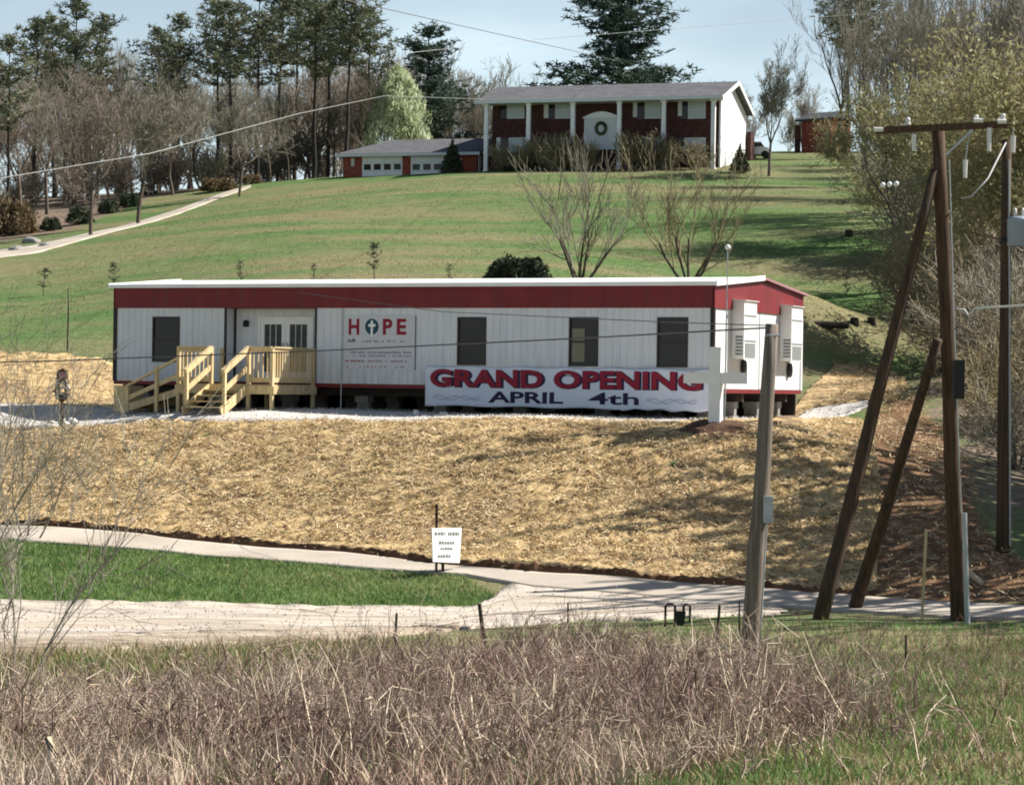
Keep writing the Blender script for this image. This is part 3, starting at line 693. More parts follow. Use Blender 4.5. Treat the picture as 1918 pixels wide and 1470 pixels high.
fr.build('door_frame', M['white_paint'], off)
lx = fxp(464, 605, RD); lz = fzp(464, 606, RD)
lm = MB(); lm.box(lx - .05, RD - .06, lz - .08, lx + .05, RD - .02, lz + .08); lm.lathe([(.05, -.1), (.075, -.06), (.07, .05), (.03, .1)], 10, (lx, RD - .12, lz)); lm.build('porch_lamp', M['black_metal'], off)
cx_ = fxp(640, 650, -.06)
MB().tube([(cx_, -.06, .05), (cx_, -.06, FB - .02)], .018, 8).build('conduit', M['galv'], off)
# end-wall air conditioners, vents
def ac(v0, v1, z0, z1, lab):
    u = MB(); u.box(OL + .03, v0, z0, OL + .37, v1, z1); o = u.build('air_conditioner', M['ac_white'], off); o['label'] = lab
    X = OL + .37
    MB().box(X, v0 + .05, z1 - .40, X + .012, v1 - .05, z1 - .36).build('panel_gap', M['grille'], o)
    MB().box(X, v0 + .05, z0 + .46, X + .012, v1 - .05, z0 + .50).build('panel_gap', M['grille'], o)
    gb = MB()
    for k in range(7): z = z0 + .05 + k * .055; gb.prism([(X, v0 + .1, z), (X + .02, v0 + .1, z), (X, v0 + .1, z + .045)], (0, v1 - v0 - .2, 0))
    gb.build('louvre', M['grille'], o)
    g2 = MB()
    for k in range(6): z = z0 + .1 + k * .09; g2.prism([(OL + .14, v0, z), (OL + .14, v0 - .02, z), (OL + .14, v0, z + .06)], (.2, 0, 0))
    g2.build('side_louvre', M['grille'], o)
    MB().prism([(OL + .02, v0 - .05, z1 + .003), (OL + .42, v0 - .05, z1 + .003), (OL + .42, v0 - .05, z1 + .02), (OL + .02, v0 - .05, z1 + .06)], (0, v1 - v0 + .1, 0)).build('cap', M['ac_white'], o)
z_at = lambda px, py: loc_ray(px, py, 'x', OL + .2)[2]
ac(1.36, 2.38, z_at(1380, 672), z_at(1380, 563), 'nearer of the two white wall air conditioners')
ac(5.35, 6.35, z_at(1465, 676), z_at(1465, 573), 'farther of the two white wall air conditioners')
for v, py in ((2.25, 688), (6.15, 690)):
    z = z_at(1395, py); q = MB(); q.lathe([(.10, 0), (.16, .02), (.15, .09), (.05, .11)], 14); o = q.build('vent_hood', M['black_metal'], off, loc=(OL + .026, v, z), rot=(0, math.pi / 2, 0)); o.scale = (1.3, 1, 1)
MB().box(OL + .03, .25, OB + .55, OL + .14, .55, OB + 1.05).build('meter_box', M['ac_white'], off)

# ------------------------------------------------------------------ wording
def text_mesh(body, width, height, bold=0.0, m=None, spacing=1.0):
    cu = bpy.data.curves.new('t', 'FONT'); cu.body = body; cu.size = 1.0; cu.offset = bold; cu.space_character = spacing; cu.resolution_u = 4
    o = bpy.data.objects.new('t', cu); COL.objects.link(o); bpy.context.view_layer.update()
    me = bpy.data.meshes.new_from_object(o.evaluated_get(bpy.context.evaluated_depsgraph_get())); bpy.data.objects.remove(o); bpy.data.curves.remove(cu)
    n = len(me.vertices); co = np.zeros(n * 3); me.vertices.foreach_get('co', co); co = co.reshape(-1, 3)
    lo, hi = co.min(0), co.max(0)
    out = np.zeros_like(co); out[:, 0] = (co[:, 0] - lo[0]) / (hi[0] - lo[0]) * width; out[:, 2] = (co[:, 1] - lo[1]) / (hi[1] - lo[1]) * height
    me.vertices.foreach_set('co', out.ravel()); me.materials.clear()
    if m: me.materials.append(m)
    me.update(); return me, out
def place_text(name, body, x0, z0, w, h, y, parent, m, bold=0.02, warp=None, spacing=1.0):
    me, co = text_mesh(body, w, h, bold, m, spacing); co[:, 0] += x0; co[:, 2] += z0; co[:, 1] = y if warp is None else warp(co[:, 0], co[:, 2]) + y
    me.vertices.foreach_set('co', co.ravel()); me.update(); return link(name, me, parent)
# HOPE sign board
sx0, sx1 = fxp(646), fxp(778); sz0, sz1 = fzp(710, 692), fzp(710, 591)
hs = empty('sign_board', off.matrix_basis @ Vector((0, 0, 0)), -YAW); hs.location = (TX, TY, PADZ)
tag(hs, 'pale lettered sign board reading HOPE on the office wall', 'sign')
MB().box(sx0, -.045, sz0, sx1, -.02, min(sz1, FB - .01)).build('board', M['sign_board'], hs)
MB().box(sx1 + .001, -.05, sz0, sx1 + .03, -.02, min(sz1, FB - .01)).build('board_edge', M['grey_print'], hs)
zt, zb = fzp(700, 597), fzp(700, 627); lw = .21
for ch, pxa, pxb in (('H', 654, 674), ('P', 718, 736), ('E', 744, 762)):
    a, b_ = fxp(pxa), fxp(pxb); place_text('lettering', ch, a, zb, b_ - a, zt - zb, -.049, hs, M['red_print'], .035)
a, b_ = fxp(686), fxp(709); cxx, czz, rr = (a + b_) / 2, (zt + zb) / 2, (zt - zb) / 2
gl = MB(); gl.add([(cxx + rr * .95 * math.cos(t * .19635), -.048, czz + rr * math.sin(t * .19635)) for t in range(32)], [tuple(range(32))]); gl.build('globe_emblem', M['teal_print'], hs)
cs = MB(); cs.box(cxx - .035, -.052, zb - .05, cxx + .035, -.049, zt - .05).box(cxx - .11, -.0521, czz + .0, cxx + .11, -.0491, czz + .075); cs.build('cross_emblem', M['sign_white'], hs)
# the small print cannot be read in the photograph: rows of short marks
rp = random.Random(3)
def small_print(z, h, xa, xb, m, dens=.75):
    b = MB(); x = xa
    while x < xb:
        w = rp.uniform(.02, .06)
        if rp.random() < dens: b.box(x, -.0485, z, min(x + w, xb), -.0455, z + h * rp.uniform(.6, 1))
        x += w + rp.uniform(.012, .03)
    tag(b.build('small_print', m, hs), kind='stuff')
small_print(fzp(700, 641), .10, sx0 + .12, sx0 + .34, M['navy'], 1); small_print(fzp(700, 641), .06, sx0 + .5, sx1 - .35, M['grey_print'])
small_print(fzp(700, 662), .07, sx0 + .2, sx1 - .1, M['grey_print'], .9); small_print(fzp(700, 668), .05, sx0 + .3, sx1 - .1, M['grey_print'], .8)
small_print(fzp(700, 678), .06, sx0 + .05, sx0 + .65, M['red_print'], .9); small_print(fzp(700, 678), .06, sx0 + .75, sx1 - .1, M['pink_print'], .8)
small_print(fzp(700, 688), .05, sx0 + .1, sx1 - .2, M['pink_print'], .5)
# banner
bx0, bx1 = fxp(796, 720, -.12), fxp(1327, 720, -.12); bz1, bz0 = fzp(1060, 688, -.12), fzp(1060, 763, -.12)
ban = empty('banner', (TX, TY, PADZ), -YAW); tag(ban, 'white cloth banner reading GRAND OPENING APRIL 4th below the windows', 'banner')
def brip(x, z):
    x, z = np.asarray(x, float), np.asarray(z, float)
    return -.11 + .032 * np.sin(x * 2.1 + z * 1.3) + .012 * np.sin(x * 5.3 - z * 2) + .03 * np.clip((bz0 + .4 - z), 0, 1) * np.sin(x * 3.1)
nx_, nz_ = 120, 18
gx_, gz_ = np.meshgrid(np.linspace(bx0, bx1, nx_), np.linspace(0, 1, nz_))
topz = bz1 - .035 * np.abs(np.sin((gx_ - bx0) / (bx1 - bx0) * math.pi * 6)); botz = bz0 - .03 * np.sin(gx_ * 1.7) ** 2 - .05 * np.clip((gx_ - bx0) / (bx1 - bx0) - .5, 0, 1) + .02 * np.sin(gx_ * 9) * (gx_ > bx1 - 2.4)
zz = botz + (topz - botz) * gz_
v = np.c_[gx_.ravel(), brip(gx_.ravel(), zz.ravel()), zz.ravel()]
i = (np.arange(nz_ - 1)[:, None] * nx_ + np.arange(nx_ - 1)[None, :]).ravel()
cl = link('cloth', np_mesh('cloth', v, np.stack([i, i + 1, i + 1 + nx_, i + nx_], 1), M['banner'], True), ban)
md = cl.modifiers.new('thick', 'SOLIDIFY'); md.thickness = .004; md.offset = 1
bh = bz1 - bz0
gx0, gx1 = fxp(806, 720, -.12), fxp(1316, 720, -.12)
z_g = bz1 - .075 - .46 * bh
place_text('lettering', 'GRAND OPENING', gx0 + .02, z_g - .02, gx1 - gx0, .46 * bh + .01, -.012, ban, M['navy'], .07, brip, 1.03)
place_text('lettering', 'GRAND OPENING', gx0, z_g, gx1 - gx0 - .03, .46 * bh, -.020, ban, M['red_print'], .036, brip, 1.03)
ax0, ax1 = fxp(914, 745, -.12), fxp(1056, 745, -.12); fx0, fx1 = fxp(1102, 745, -.12), fxp(1197, 745, -.12); z_a = bz0 + .09
place_text('lettering', 'APRIL', ax0, z_a, ax1 - ax0, .29 * bh, -.014, ban, M['navy'], .03, brip)
place_text('lettering', '4th', fx0, z_a, fx1 - fx0, .30 * bh, -.014, ban, M['navy'], .02, brip)
for a, b_ in ((fxp(812, 745, -.12), fxp(900, 745, -.12)), (fxp(1212, 745, -.12), fxp(1305, 745, -.12))):
    for ph, am in ((0, .07), (2.2, .055)):
        t = np.linspace(0, 1, 40); X = a + (b_ - a) * t; Z = z_a + .11 * bh + am * np.sin(t * 12 + ph) * (1 - .3 * t)
        vv = []; 
        for x, z in zip(X, Z): y = float(brip(x, z)) - .014; vv += [(x, y, z - .014), (x, y, z + .014)]
        MB().add(vv, [(2 * k, 2 * k + 2, 2 * k + 3, 2 * k + 1) for k in range(39)]).build('scroll_ornament', M['lilac'], ban)
for k in range(7):
    x = bx0 + (bx1 - bx0) * k / 6; x = min(max(x, bx0 + .06), bx1 - .06); MB().tube([(x, -.02, bz1 - .01), (x, float(brip(x, bz1 - .06)) - .008, bz1 - .06)], .008, 6).build('tie', M['wire_pale'], ban)

# ------------------------------------------------------------------ entrance deck with steps and ramp
dk = empty('entrance_deck', (TX, TY, PADZ), -YAW); tag(dk, 'raw lumber entrance deck with steps and ramp before the glazed doors', 'deck')
DD = 2.4; DZ = OB - .06
dxl, dxr = fxp(333, 690, -DD), fxp(508, 690, -DD); sx_l, sx_r = fxp(394, 690, -DD), fxp(464, 690, -DD)
nbd = 17; bw = (DD - .06) / nbd
bd = MB().box(0, 0, -.019, dxr - dxl + .06, bw - .008, .019).mesh('deck_board', M['lumber'])
for k in range(nbd): link('deck_board', bd, dk, loc=(dxl - .03, -DD + k * bw, DZ - .02))
def post(x, y, z0, z1, m=M['lumber'], w=.09): return MB().box(x - w / 2, y - w / 2, z0, x + w / 2, y + w / 2, z1).build('post', m, dk)
def rail(a, b_, w=.04, h=.14, name='rail'): return MB().bar(a, b_, w, h).build(name, M['lumber'], dk)
for x in (dxl, dxr, (dxl + dxr) / 2):
    for y in (-DD + .05, -.12): 
        if y > -1 or x != (dxl + dxr) / 2: post(x, y, -.05, DZ + (1.0 if x != (dxl + dxr) / 2 else -.04))
post(sx_l, -DD + .05, -.05, DZ + 1.0); post(sx_r, -DD + .05, -.05, DZ + 1.0)
rail((dxl - .05, -DD - .02, DZ - .15), (dxr + .05, -DD - .02, DZ - .15), .04, .22, 'rim_joist'); rail((dxr + .065, -DD, DZ - .15), (dxr + .065, -.05, DZ - .15), .04, .22, 'rim_joist'); rail((dxl - .065, -DD, DZ - .15), (dxl - .065, -.05, DZ - .15), .04, .22, 'rim_joist')
pk = MB().box(-.018, -.018, 0, .018, .018, .80).mesh('baluster', M['lumber'])
def guard(a, b_, slope=0.0):
    (xa, ya, za), (xb, yb, zb) = a, b_
    rail((xa, ya, za + 1.0), (xb, yb, zb + 1.0), .13, .04, 'top_rail'); rail((xa, ya, za + .93), (xb, yb, zb + .93), .035, .09); rail((xa, ya, za + .12), (xb, yb, zb + .12), .035, .13, 'bottom_rail')
    L_ = math.hypot(xb - xa, yb - ya); n = max(2, int(L_ / .13))
    for k in range(1, n):
        t = k / n; link('baluster', pk, dk, loc=(xa + (xb - xa) * t, ya + (yb - ya) * t, za + (zb - za) * t + .14))
yF = -DD + .05
guard((dxl, yF, DZ), (sx_l, yF, DZ)); guard((sx_r, yF, DZ), (dxr, yF, DZ)); guard((dxr, yF, DZ), (dxr, -.1, DZ)); 
# steps
run, nst = 1.3, 4
for k in range(nst):
    z = DZ - (k + 1) * DZ / (nst + 1); y = -DD - .06 - k * run / nst
    MB().box(sx_l + .03, y - .31, z - .03, sx_r - .03, y, z + .008).build('step', M['lumber'], dk)
for x in (sx_l, sx_r):
    rail((x, -DD - .02, DZ - .12), (x, -DD - run - .05, .02), .04, .26, 'stringer')
    yb = -DD - run + .12; post(x, yb, -.05, DZ * .12 + .98, w=.085)
    rail((x, -DD + .05, DZ + .97), (x, yb - .08, DZ * .12 + .99), .10, .15, 'hand_rail'); rail((x, -DD + .05, DZ + .47), (x, yb - .05, DZ * .12 + .5), .045, .14, 'mid_rail')
# ramp running left along the wall
ry0, ry1 = -1.55, -.2; rx0 = fxp(226, 740, ry0)
rb = MB().box(-.07, 0, -.016, .07, ry1 - ry0, .016).mesh('ramp_board', M['lumber'])
nrb = int((dxl - rx0 - .1) / .148)
for k in range(nrb):
    t = (k + .5) / nrb; link('ramp_board', rb, dk, loc=(dxl - .1 - t * (dxl - .1 - rx0), ry0, DZ - .02 - t * (DZ - .06)), rot=(0, -math.atan2(DZ - .06, dxl - rx0), 0))
for y in (ry0, ry1):
    rail((dxl - .1, y, DZ - .12), (rx0, y, .0), .04, .2, 'ramp_joist')
rail((dxl, ry0, DZ + .95), (rx0 + .1, ry0, .62), .10, .06, 'hand_rail'); rail((dxl, ry0, DZ + .42), (rx0 + .1, ry0, .28), .04, .12, 'mid_rail')
for t in (.12, .5): x = dxl - t * (dxl - rx0); post(x, ry0 - .03, -.05, DZ + .95 - t * .98)
MB().box(rx0 - .2, ry0 - .05, -.05, rx0 + .28, ry0 + .02, .68).build('end_panel', M['lumber'], dk); MB().box(rx0 - .2, ry0 + .021, -.05, rx0 - .14, ry1, .68).build('end_panel', M['lumber'], dk)

# ------------------------------------------------------------------ cross, pole, small things by the office
b = hit(1340, 804); cz_t = P(1342, 650, b.y).z - b.z
crs = empty('white_cross', b, -YAW * .8); tag(crs, 'white boxed cross standing on dark mulch before the office corner', 'cross')
MB().box(-.14, -.14, -.1, .14, .14, cz_t).build('upright', M['white_paint'], crs)
az = P(1342, 708, b.y).z - b.z
MB().box(-.76, -.125, az - .13, -.142, .125, az + .13).build('arm', M['white_paint'], crs); MB().box(.142, -.125, az - .13, .78, .125, az + .13).build('arm', M['white_paint'], crs)
mm = MB(); rr_ = random.Random(8); ringn = 16
prof = [(0.0, .16), (.3, .14), (.62, .06), (.95, -.1)]
for r, z in prof[1:]:
    for k in range(ringn): t = 6.283 * k / ringn; q = r * rr_.uniform(.85, 1.15); mm.v.append((q * 1.2 * math.cos(t), q * math.sin(t), z + rr_.uniform(-.02, .03)))
mm.v.append((0, 0, .16)); c0 = len(mm.v) - 1
for j in range(2):
    for k in range(ringn): k2 = (k + 1) % ringn; mm.f.append((j * ringn + k, (j + 1) * ringn + k, (j + 1) * ringn + k2, j * ringn + k2))
for k in range(ringn): mm.f.append((c0, k, (k + 1) % ringn))
mm.v = [(x, y, z + float(H(b.x + x, b.y + y)) - b.z + .05) for x, y, z in mm.v]
tag(mm.build('mulch_mound', M['mulch'], None, True, loc=b), 'low mound of dark mulch round the foot of the cross', 'mulch mound')
b = gpx(1357, 58.0); tz = P(1363, 468, b.y); fp = empty('flag_pole', b); tag(fp, 'thin bare flagpole with a white ball top behind the cross', 'flagpole')
MB().tube([(0, 0, -.1), (tz.x - b.x, 0, tz.z - b.z)], [.022, .014], 8).build('pole', M['galv'], fp)
MB().lathe([(.005, -.07), (.05, -.05), (.07, 0), (.05, .05), (.005, .07)], 12, (tz.x - b.x, 0, tz.z - b.z + .06)).build('ball', M['sign_white'], fp, True)
# timbers and blocks by the end of the office
def timber(px0, py0, px1, py1, h, w, name, label, cat, m):
    a, c = hit(px0, py0), hit(px1, py1); o = MB().bar(Vector((0, 0, h / 2)), (c - a) + Vector((0, 0, h / 2)), w, h).build(name, m, None, loc=a); tag(o, label, cat); return o
timber(1450, 801, 1497, 799, .16, .16, 'timber', 'brown timber lying on the gravel at the office end', 'timber', M['lumber_old'])
timber(1452, 789, 1490, 788, .14, .14, 'timber', 'brown timber lying just behind the front timber at the office end', 'timber', M['lumber_old'])
for px, py, s, lab in ((1398, 770, .34, 'pale concrete block leaning under the office end, left of the grey pole'), (1478, 770, .36, 'pale concrete block under the far office end, right of the grey pole'), (598, 762, .2, 'small pale box standing for sunlit ground just right of the deck'), (778, 774, .15, 'small pale block under the office by the banner\'s left edge'), (830, 776, .12, 'smallest pale box standing for sunlit ground under the banner')):  # small ones stand in for sunlit ground seen through the crawl space
    h_ = hit(px, py + 12 if s > .3 else py + 4); bb = MB(); w = s * .5; bb.box(-w / 2, -.1, 0, w / 2, .1, s); bb.box(w / 2 + .003, -.09, 0, w / 2 + .05, .09, s * .8)
    o = bb.build('block_and_sun_spot', M['pad_white'], None, loc=h_, rot=(0, R.uniform(-.25, .25) if s > .3 else 0, -YAW + R.uniform(-.3, .3))); tag(o, lab, 'block')
# post-mounted mailbox with a dried wreath and white stones, left of the office
b = hit(115, 799); k_ = b.y / F; mbx = empty('mailbox', b, .2); tag(mbx, 'dark mailbox on a grey post with dried flowers, ringed by white stones', 'mailbox')
MB().box(-.05, -.05, -.05, .05, .05, 62 * k_).build('post', M['pole_grey'], mbx); MB().box(-.06, -.06, .0, .06, .06, 34 * k_).build('post_base', M['black_metal'], mbx)
arch = [(.15 * math.cos(t * math.pi / 8), -.25, .05 + .15 * math.sin(t * math.pi / 8)) for t in range(9)]
MB().prism([(-.15, -.25, -.10)] + [(x, y, z) for x, y, z in reversed(arch)] + [(.15, -.25, -.10)], (0, .5, 0)).build('box', M['rust_post'], mbx, loc=(0, 0, 95 * k_))
MB().prism([(-.10, -.262, -.07), (-.10, -.262, .06), (0, -.262, .14), (.10, -.262, .06), (.10, -.262, -.07)], (0, .01, 0)).build('box_door', M['pink_print'], mbx, loc=(0, 0, 95 * k_))
n = 260; th = rng.uniform(0, 6.28, n); c = np.c_[.20 * np.cos(th) * rng.uniform(.4, 1, n), -.1 + rng.normal(0, .08, n), 68 * k_ + .27 * np.sin(th)]
v, f = quad_arrays(c, unit(rng.normal(0, 1, (n, 3))), unit(rng.normal(0, 1, (n, 3))), np.full((n, 1), .05), np.full((n, 1), .035)); link('dried_leaves', np_mesh('dried_leaves', v, f, M['mulch']), mbx)
n = 60; c = np.c_[rng.uniform(-.16, .2, n), -.17 + rng.normal(0, .03, n), 68 * k_ + rng.uniform(-.22, .26, n)]
v, f = quad_arrays(c, unit(rng.normal(0, 1, (n, 3))), unit(rng.normal(0, 1, (n, 3))), np.full((n, 1), .05), np.full((n, 1), .045)); link('pale_flowers', np_mesh('pale_flowers', v, f, M['sign_board']), mbx)
def rock_mesh(seed, r):
    rr = np.random.default_rng(seed); me = bpy.data.meshes.new('stone'); import bmesh
    bm = bmesh.new(); bmesh.ops.create_icosphere(bm, subdivisions=2, radius=r)
    for q in bm.verts: q.co *= 1 + rr.normal(0, .09); q.co.z *= .65
    bm.to_mesh(me); bm.free(); me.materials.append(M['rock']); return me
stone = rock_mesh(2, .12)
for k in range(7):
    t = 6.28 * k / 7; p = ground(b.x + .34 * math.cos(t), b.y + .5 * math.sin(t)); o = link('stone', stone, None, loc=p + Vector((0, 0, .09)), rot=(0, 0, t)); tag(o, 'white stone in the ring round the mailbox post', 'stone', 'white stones round the mailbox post')

# ------------------------------------------------------------------ utility poles
def log(name, m, a, b_, r0, r1, parent, n=14):
    a, b_ = Vector(a), Vector(b_); k = 8; rr = random.Random(len(name) + int(a.x * 100))
    pts = [a.lerp(b_, i / k) + Vector((rr.uniform(-.012, .012), rr.uniform(-.012, .012), 0)) * (0 < i < k) for i in range(k + 1)]
    return MB().tube(pts, [r0 + (r1 - r0) * i / k for i in range(k + 1)], n).build(name, m, parent, True)
PY = 43.2
pb = hit(1800, 1162); up = empty('utility_pole', pb); tag(up, 'tall brown utility pole with crossarm and two slanting timber braces', 'utility pole')
L_ = lambda p: Vector(p) - pb
ptop = P(1757, 236, PY); log('shaft', M['pole_wood'], (0, 0, -.6), L_(ptop), .165, .115, up)
b1 = hit(1527, 1160); log('brace', M['pole_brown'], L_(b1) - Vector((0, 0, .4)), L_(P(1752, 318, PY)), .15, .085, up)
b2 = hit(1590, 1140); log('brace', M['pole_brown'], L_(b2) - Vector((0, 0, .4)), L_(P(1757, 636, PY)), .135, .085, up)
ca, cb = P(1640, 245, PY - .2), P(1886, 233, PY - .2); MB().bar(L_(ca), L_(cb), .10, .12).build('crossarm', M['pole_wood'], up)
for px, py in ((1822, 240),): MB().bar(L_(P(px, py + 3, PY - .2)), L_(P(1772, 290, PY - .15)), .03, .04).build('arm_brace', M['galv'], up)
ins_me = MB().lathe([(.02, 0), (.05, .02), (.055, .06), (.03, .075), (.05, .09), (.045, .14), (.02, .16)], 10).mesh('insulator', M['porcelain'], True)
for px, py in ((1700, 243), (1828, 238), (1878, 236)): link('insulator', ins_me, up, loc=L_(P(px, py, PY - .2)) + Vector((0, 0, .06)))
for px, py in ((1645, 243), (1832, 226), (1876, 228)): MB().tube([L_(P(px - 8, py, PY - .27)), L_(P(px + 9, py, PY - .27))], [.045, .04], 10).build('insulator', M['porcelain'], up)
for px, py, l_ in ((1712, 252, .3), (1853, 240, .42), (1898, 255, .3), (1808, 300, .32)):
    q = L_(P(px, py, PY - .25)); MB().tube([q, q - Vector((0, 0, l_))], [.045, .035], 8).build('hanging_insulator', M['porcelain'], up); MB().tube([q - Vector((0, 0, .02)), Vector((q.x + (.08 if py > 280 else 0), q.y + .05, L_(P(px, 243, PY - .2)).z))], .01, 6).build('hanger_rod', M['galv'], up)
q0 = L_(P(1803, 960, PY - .16)); MB().tube([q0 + Vector((.03, 0, 0)), L_(P(1812, 1168, PY - .16))], .05, 10).build('conduit', M['galv'], up)
q0 = L_(P(1795, 695, PY - .1)); MB().box(-.09, -.1, -.5, .10, .06, .2).build('meter_box', M['black_metal'], up, loc=q0)
MB().tube([L_(P(1778, 300, PY - .16)), L_(P(1787, 600, PY - .17)), L_(P(1800, 960, PY - .2))], .012, 6).build('ground_wire', M['galv'], up)
# second pole with transformer behind, at the right edge
pb2 = hit(1878, 1032); up2 = empty('utility_pole', pb2); tag(up2, 'thinner utility pole carrying a grey transformer at the right edge', 'utility pole')
t2 = P(1886, 262, pb2.y); log('shaft', M['pole_brown'], (0, 0, -.5), t2 - pb2, .15, .10, up2)
MB().tube([Vector((.13, -.1, .1)), (P(1886, 300, pb2.y) - pb2) + Vector((.02, -.12, 0))], .022, 6).build('ground_conduit', M['wire_pale'], up2)
tr = P(1906, 462, pb2.y - .1) - pb2
MB().lathe([(.20, 0), (.23, .02), (.23, .52), (.24, .53), (.20, .60), (.05, .63)], 18, tuple(tr)).build('transformer', M['transformer'], up2, True)
for dx in (-.06, .1): MB().lathe([(.03, 0), (.045, .05), (.03, .1), (.04, .14), (.015, .2)], 8, (tr.x + dx, tr.y, tr.z + .6)).build('bushing', M['porcelain'], up2, True)
MB().box(tr.x - .36, tr.y - .04, tr.z + .1, tr.x - .2, tr.y + .04, tr.z + .18).build('bracket', M['black_metal'], up2)
# weathered stub pole
pb3 = hit(1400, 1238); up3 = empty('stub_pole', pb3); tag(up3, 'short weathered grey pole leaning right in front of the office corner', 'pole')
t3 = P(1446, 607, pb3.y); log('shaft', M['pole_grey'], (0, 0, -.4), t3 - pb3, .135, .085, up3, 16)
MB().box(-.05, -.06, -.2, .08, .04, .15).build('small_box', M['galv'], up3, loc=P(1436, 950, pb3.y - .1) - pb3)
MB().tube([t3 - pb3 - Vector((.1, .08, .15)), t3 - pb3 - Vector((-.1, .08, .15))], .02, 6).build('bolt', M['galv'], up3)
MB().tube([P(1420, 960, pb3.y - .12) - pb3 + Vector((.12, -.02, 0)), Vector((.14, -.1, .0))], .012, 6).build('ground_wire', M['galv'], up3)
# wires
def wire(pts, r, m, label, sag=0.0):
    a = [Vector(p) for p in pts]; out = []
    for i in range(len(a) - 1):
        for k in range(12): t = k / 12; out.append(a[i].lerp(a[i + 1], t) - Vector((0, 0, sag * 4 * t * (1 - t))))
    out.append(a[-1]); o = MB().tube(out, r, 5).build('overhead_wire', m); tag(o, label, 'wire', 'overhead wires'); return o
wire([P(-500, 690, 52), P(100, 676, 48), P(600, 657, 44), P(1100, 633, 40), t3 + Vector((-.05, 0, -.05))], .013, M['wire'], 'dark wire crossing the office wall to the grey stub pole')
wire([P(-400, 395, 62), P(0, 334, 66), P(280, 288, 70), P(560, 213, 82), P(720, 180, 120), P(905, 186, 157)], .010, M['wire_pale'], 'pale wire rising across the wood on the left')
wire([P(100, -120, 52), P(690, 10, 66), P(1030, 86, 80), P(1165, 116, 178)], .012, M['wire'], 'grey wire sloping down across the sky to the tall pine')
wire([P(560, 548, 64.5), P(830, 584, 56), P(1240, 603, 46), t3 + Vector((0, .05, -.02))], .009, M['wire'], 'thin wire from the office roof edge to the grey stub pole')
wire([P(760, 100, 120), P(1000, 75, 130), P(1500, 35, 140), P(2000, 0, 150)], .012, M['wire_pale'], 'faint wire across the sky above the house')
pts = [P(1790, 578, PY), P(1806, 580, PY), P(1814, 591, PY - .1), P(1826, 577, PY - .2), P(1870, 575, PY - .3), P(1918, 572, PY - .5), P(2150, 565, PY - 1)]
tag(MB().tube(pts, .022, 6).build('service_cable', M['porcelain'], None, True), 'white service cable looping from the tall pole to the right', 'cable')
pts = [P(1800, 372, PY), P(1820, 368, PY), P(1850, 335, PY), P(1884, 268, PY + 3)]
tag(MB().tube(pts, .018, 6).build('jumper_cable', M['wire_pale'], None, True), 'grey jumper cable drooping between the two utility poles', 'cable')
wc = P(1666, 346, PY + .5); ins = empty('insulator_string', wc); tag(ins, 'row of three white insulators on a wire left of the tall pole', 'insulators')
for k in range(3): MB().lathe([(.01, -.05), (.045, -.03), (.05, .02), (.02, .05)], 10).build('disc', M['sign_white'], ins, True, loc=((k - 1) * .125, 0, (k - 1) * .012), rot=(0, .5, 0))
MB().tube([(-.2, 0, -.02), (.2, 0, .03)], .015, 6).build('rod', M['black_metal'], ins)
wire([wc + Vector((.2, 0, .03)), P(1752, 330, PY)], .01, M['wire'], 'short wire from the three insulators to the tall pole')

# ------------------------------------------------------------------ white notice sign, fence posts, pipes, stake
b = hit(822, 1085); sg = empty('notice_sign', b); tag(sg, 'small white notice sign with four grey text lines on dark posts', 'sign')
q = b.y / F; d0 = Vector((0, 0, 0))
def rel(px, py, dy=0): return P(px, py, b.y + dy) - b
MB().bar(rel(817, 1090, .22), rel(818, 944, .22), .05, .06).build('post', M['rust_post'], sg); MB().bar(rel(829, 1106, .38), rel(830, 1000, .38), .06, .06).build('post', M['rust_post'], sg)
NS = Vector((.75, -.66, 0))
def spt(px, py, o=0.0): return rel(px, py, (px - 811) / 54 * .66) + NS * o
MB().prism([spt(811, 1052), spt(861, 1054), spt(865, 988), spt(809, 989)], -NS * .02).build('board', M['sign_white'], sg)
def sign_row(py, xa, xb, h):
    bb = MB(); x = xa
    while x < xb:
        w = rp.uniform(2.5, 5); x1 = min(x + w, xb); hh = h / 2 * rp.uniform(.6, 1)
        bb.prism([spt(x, py + h / 2, .002), spt(x1, py + h / 2, .002), spt(x1, py - hh, .002), spt(x, py - hh, .002)], NS * .003); x += w + rp.uniform(1.0, 1.8)
    tag(bb.build('text_row', M['ink'], sg), kind='stuff')
sign_row(999, 814, 834, 6); sign_row(999, 839, 860, 7); sign_row(1016, 822, 851, 6); sign_row(1027, 825, 848, 5); sign_row(1041, 820, 844, 6)
for px, py, top, dx, r, lab in ((738, 1225, 1148, 5, .022, 'thin dark fence post in the brush, left of the leaning one'), (912, 1215, 1130, -14, .036, 'stout dark fence post leaning left in the brush'), (1064, 1200, 1128, 0, .018, 'thin fence post among weeds right of the leaning one'), (1340, 1225, 1132, 8, .026, 'dark fence post just left of the grey stub pole'), (1385, 1190, 1124, 0, .018, 'thin fence post touching the grey stub pole'), (1697, 1262, 1188, 0, .016, 'thin green metal post in the grass at right')):
    p = hit(px, py); o = MB().tube([(0, 0, -.2), P(px + dx, top, p.y) - p], [r, r * .8], 7).build('fence_post', M['rust_post'], None, loc=p); tag(o, lab, 'fence post')
p = hit(1268, 1172); kk = p.y / F; ho = empty('pipe_hoops', p); tag(ho, 'pair of black pipe hoops joined by a plate beside the drive', 'pipe hoops')
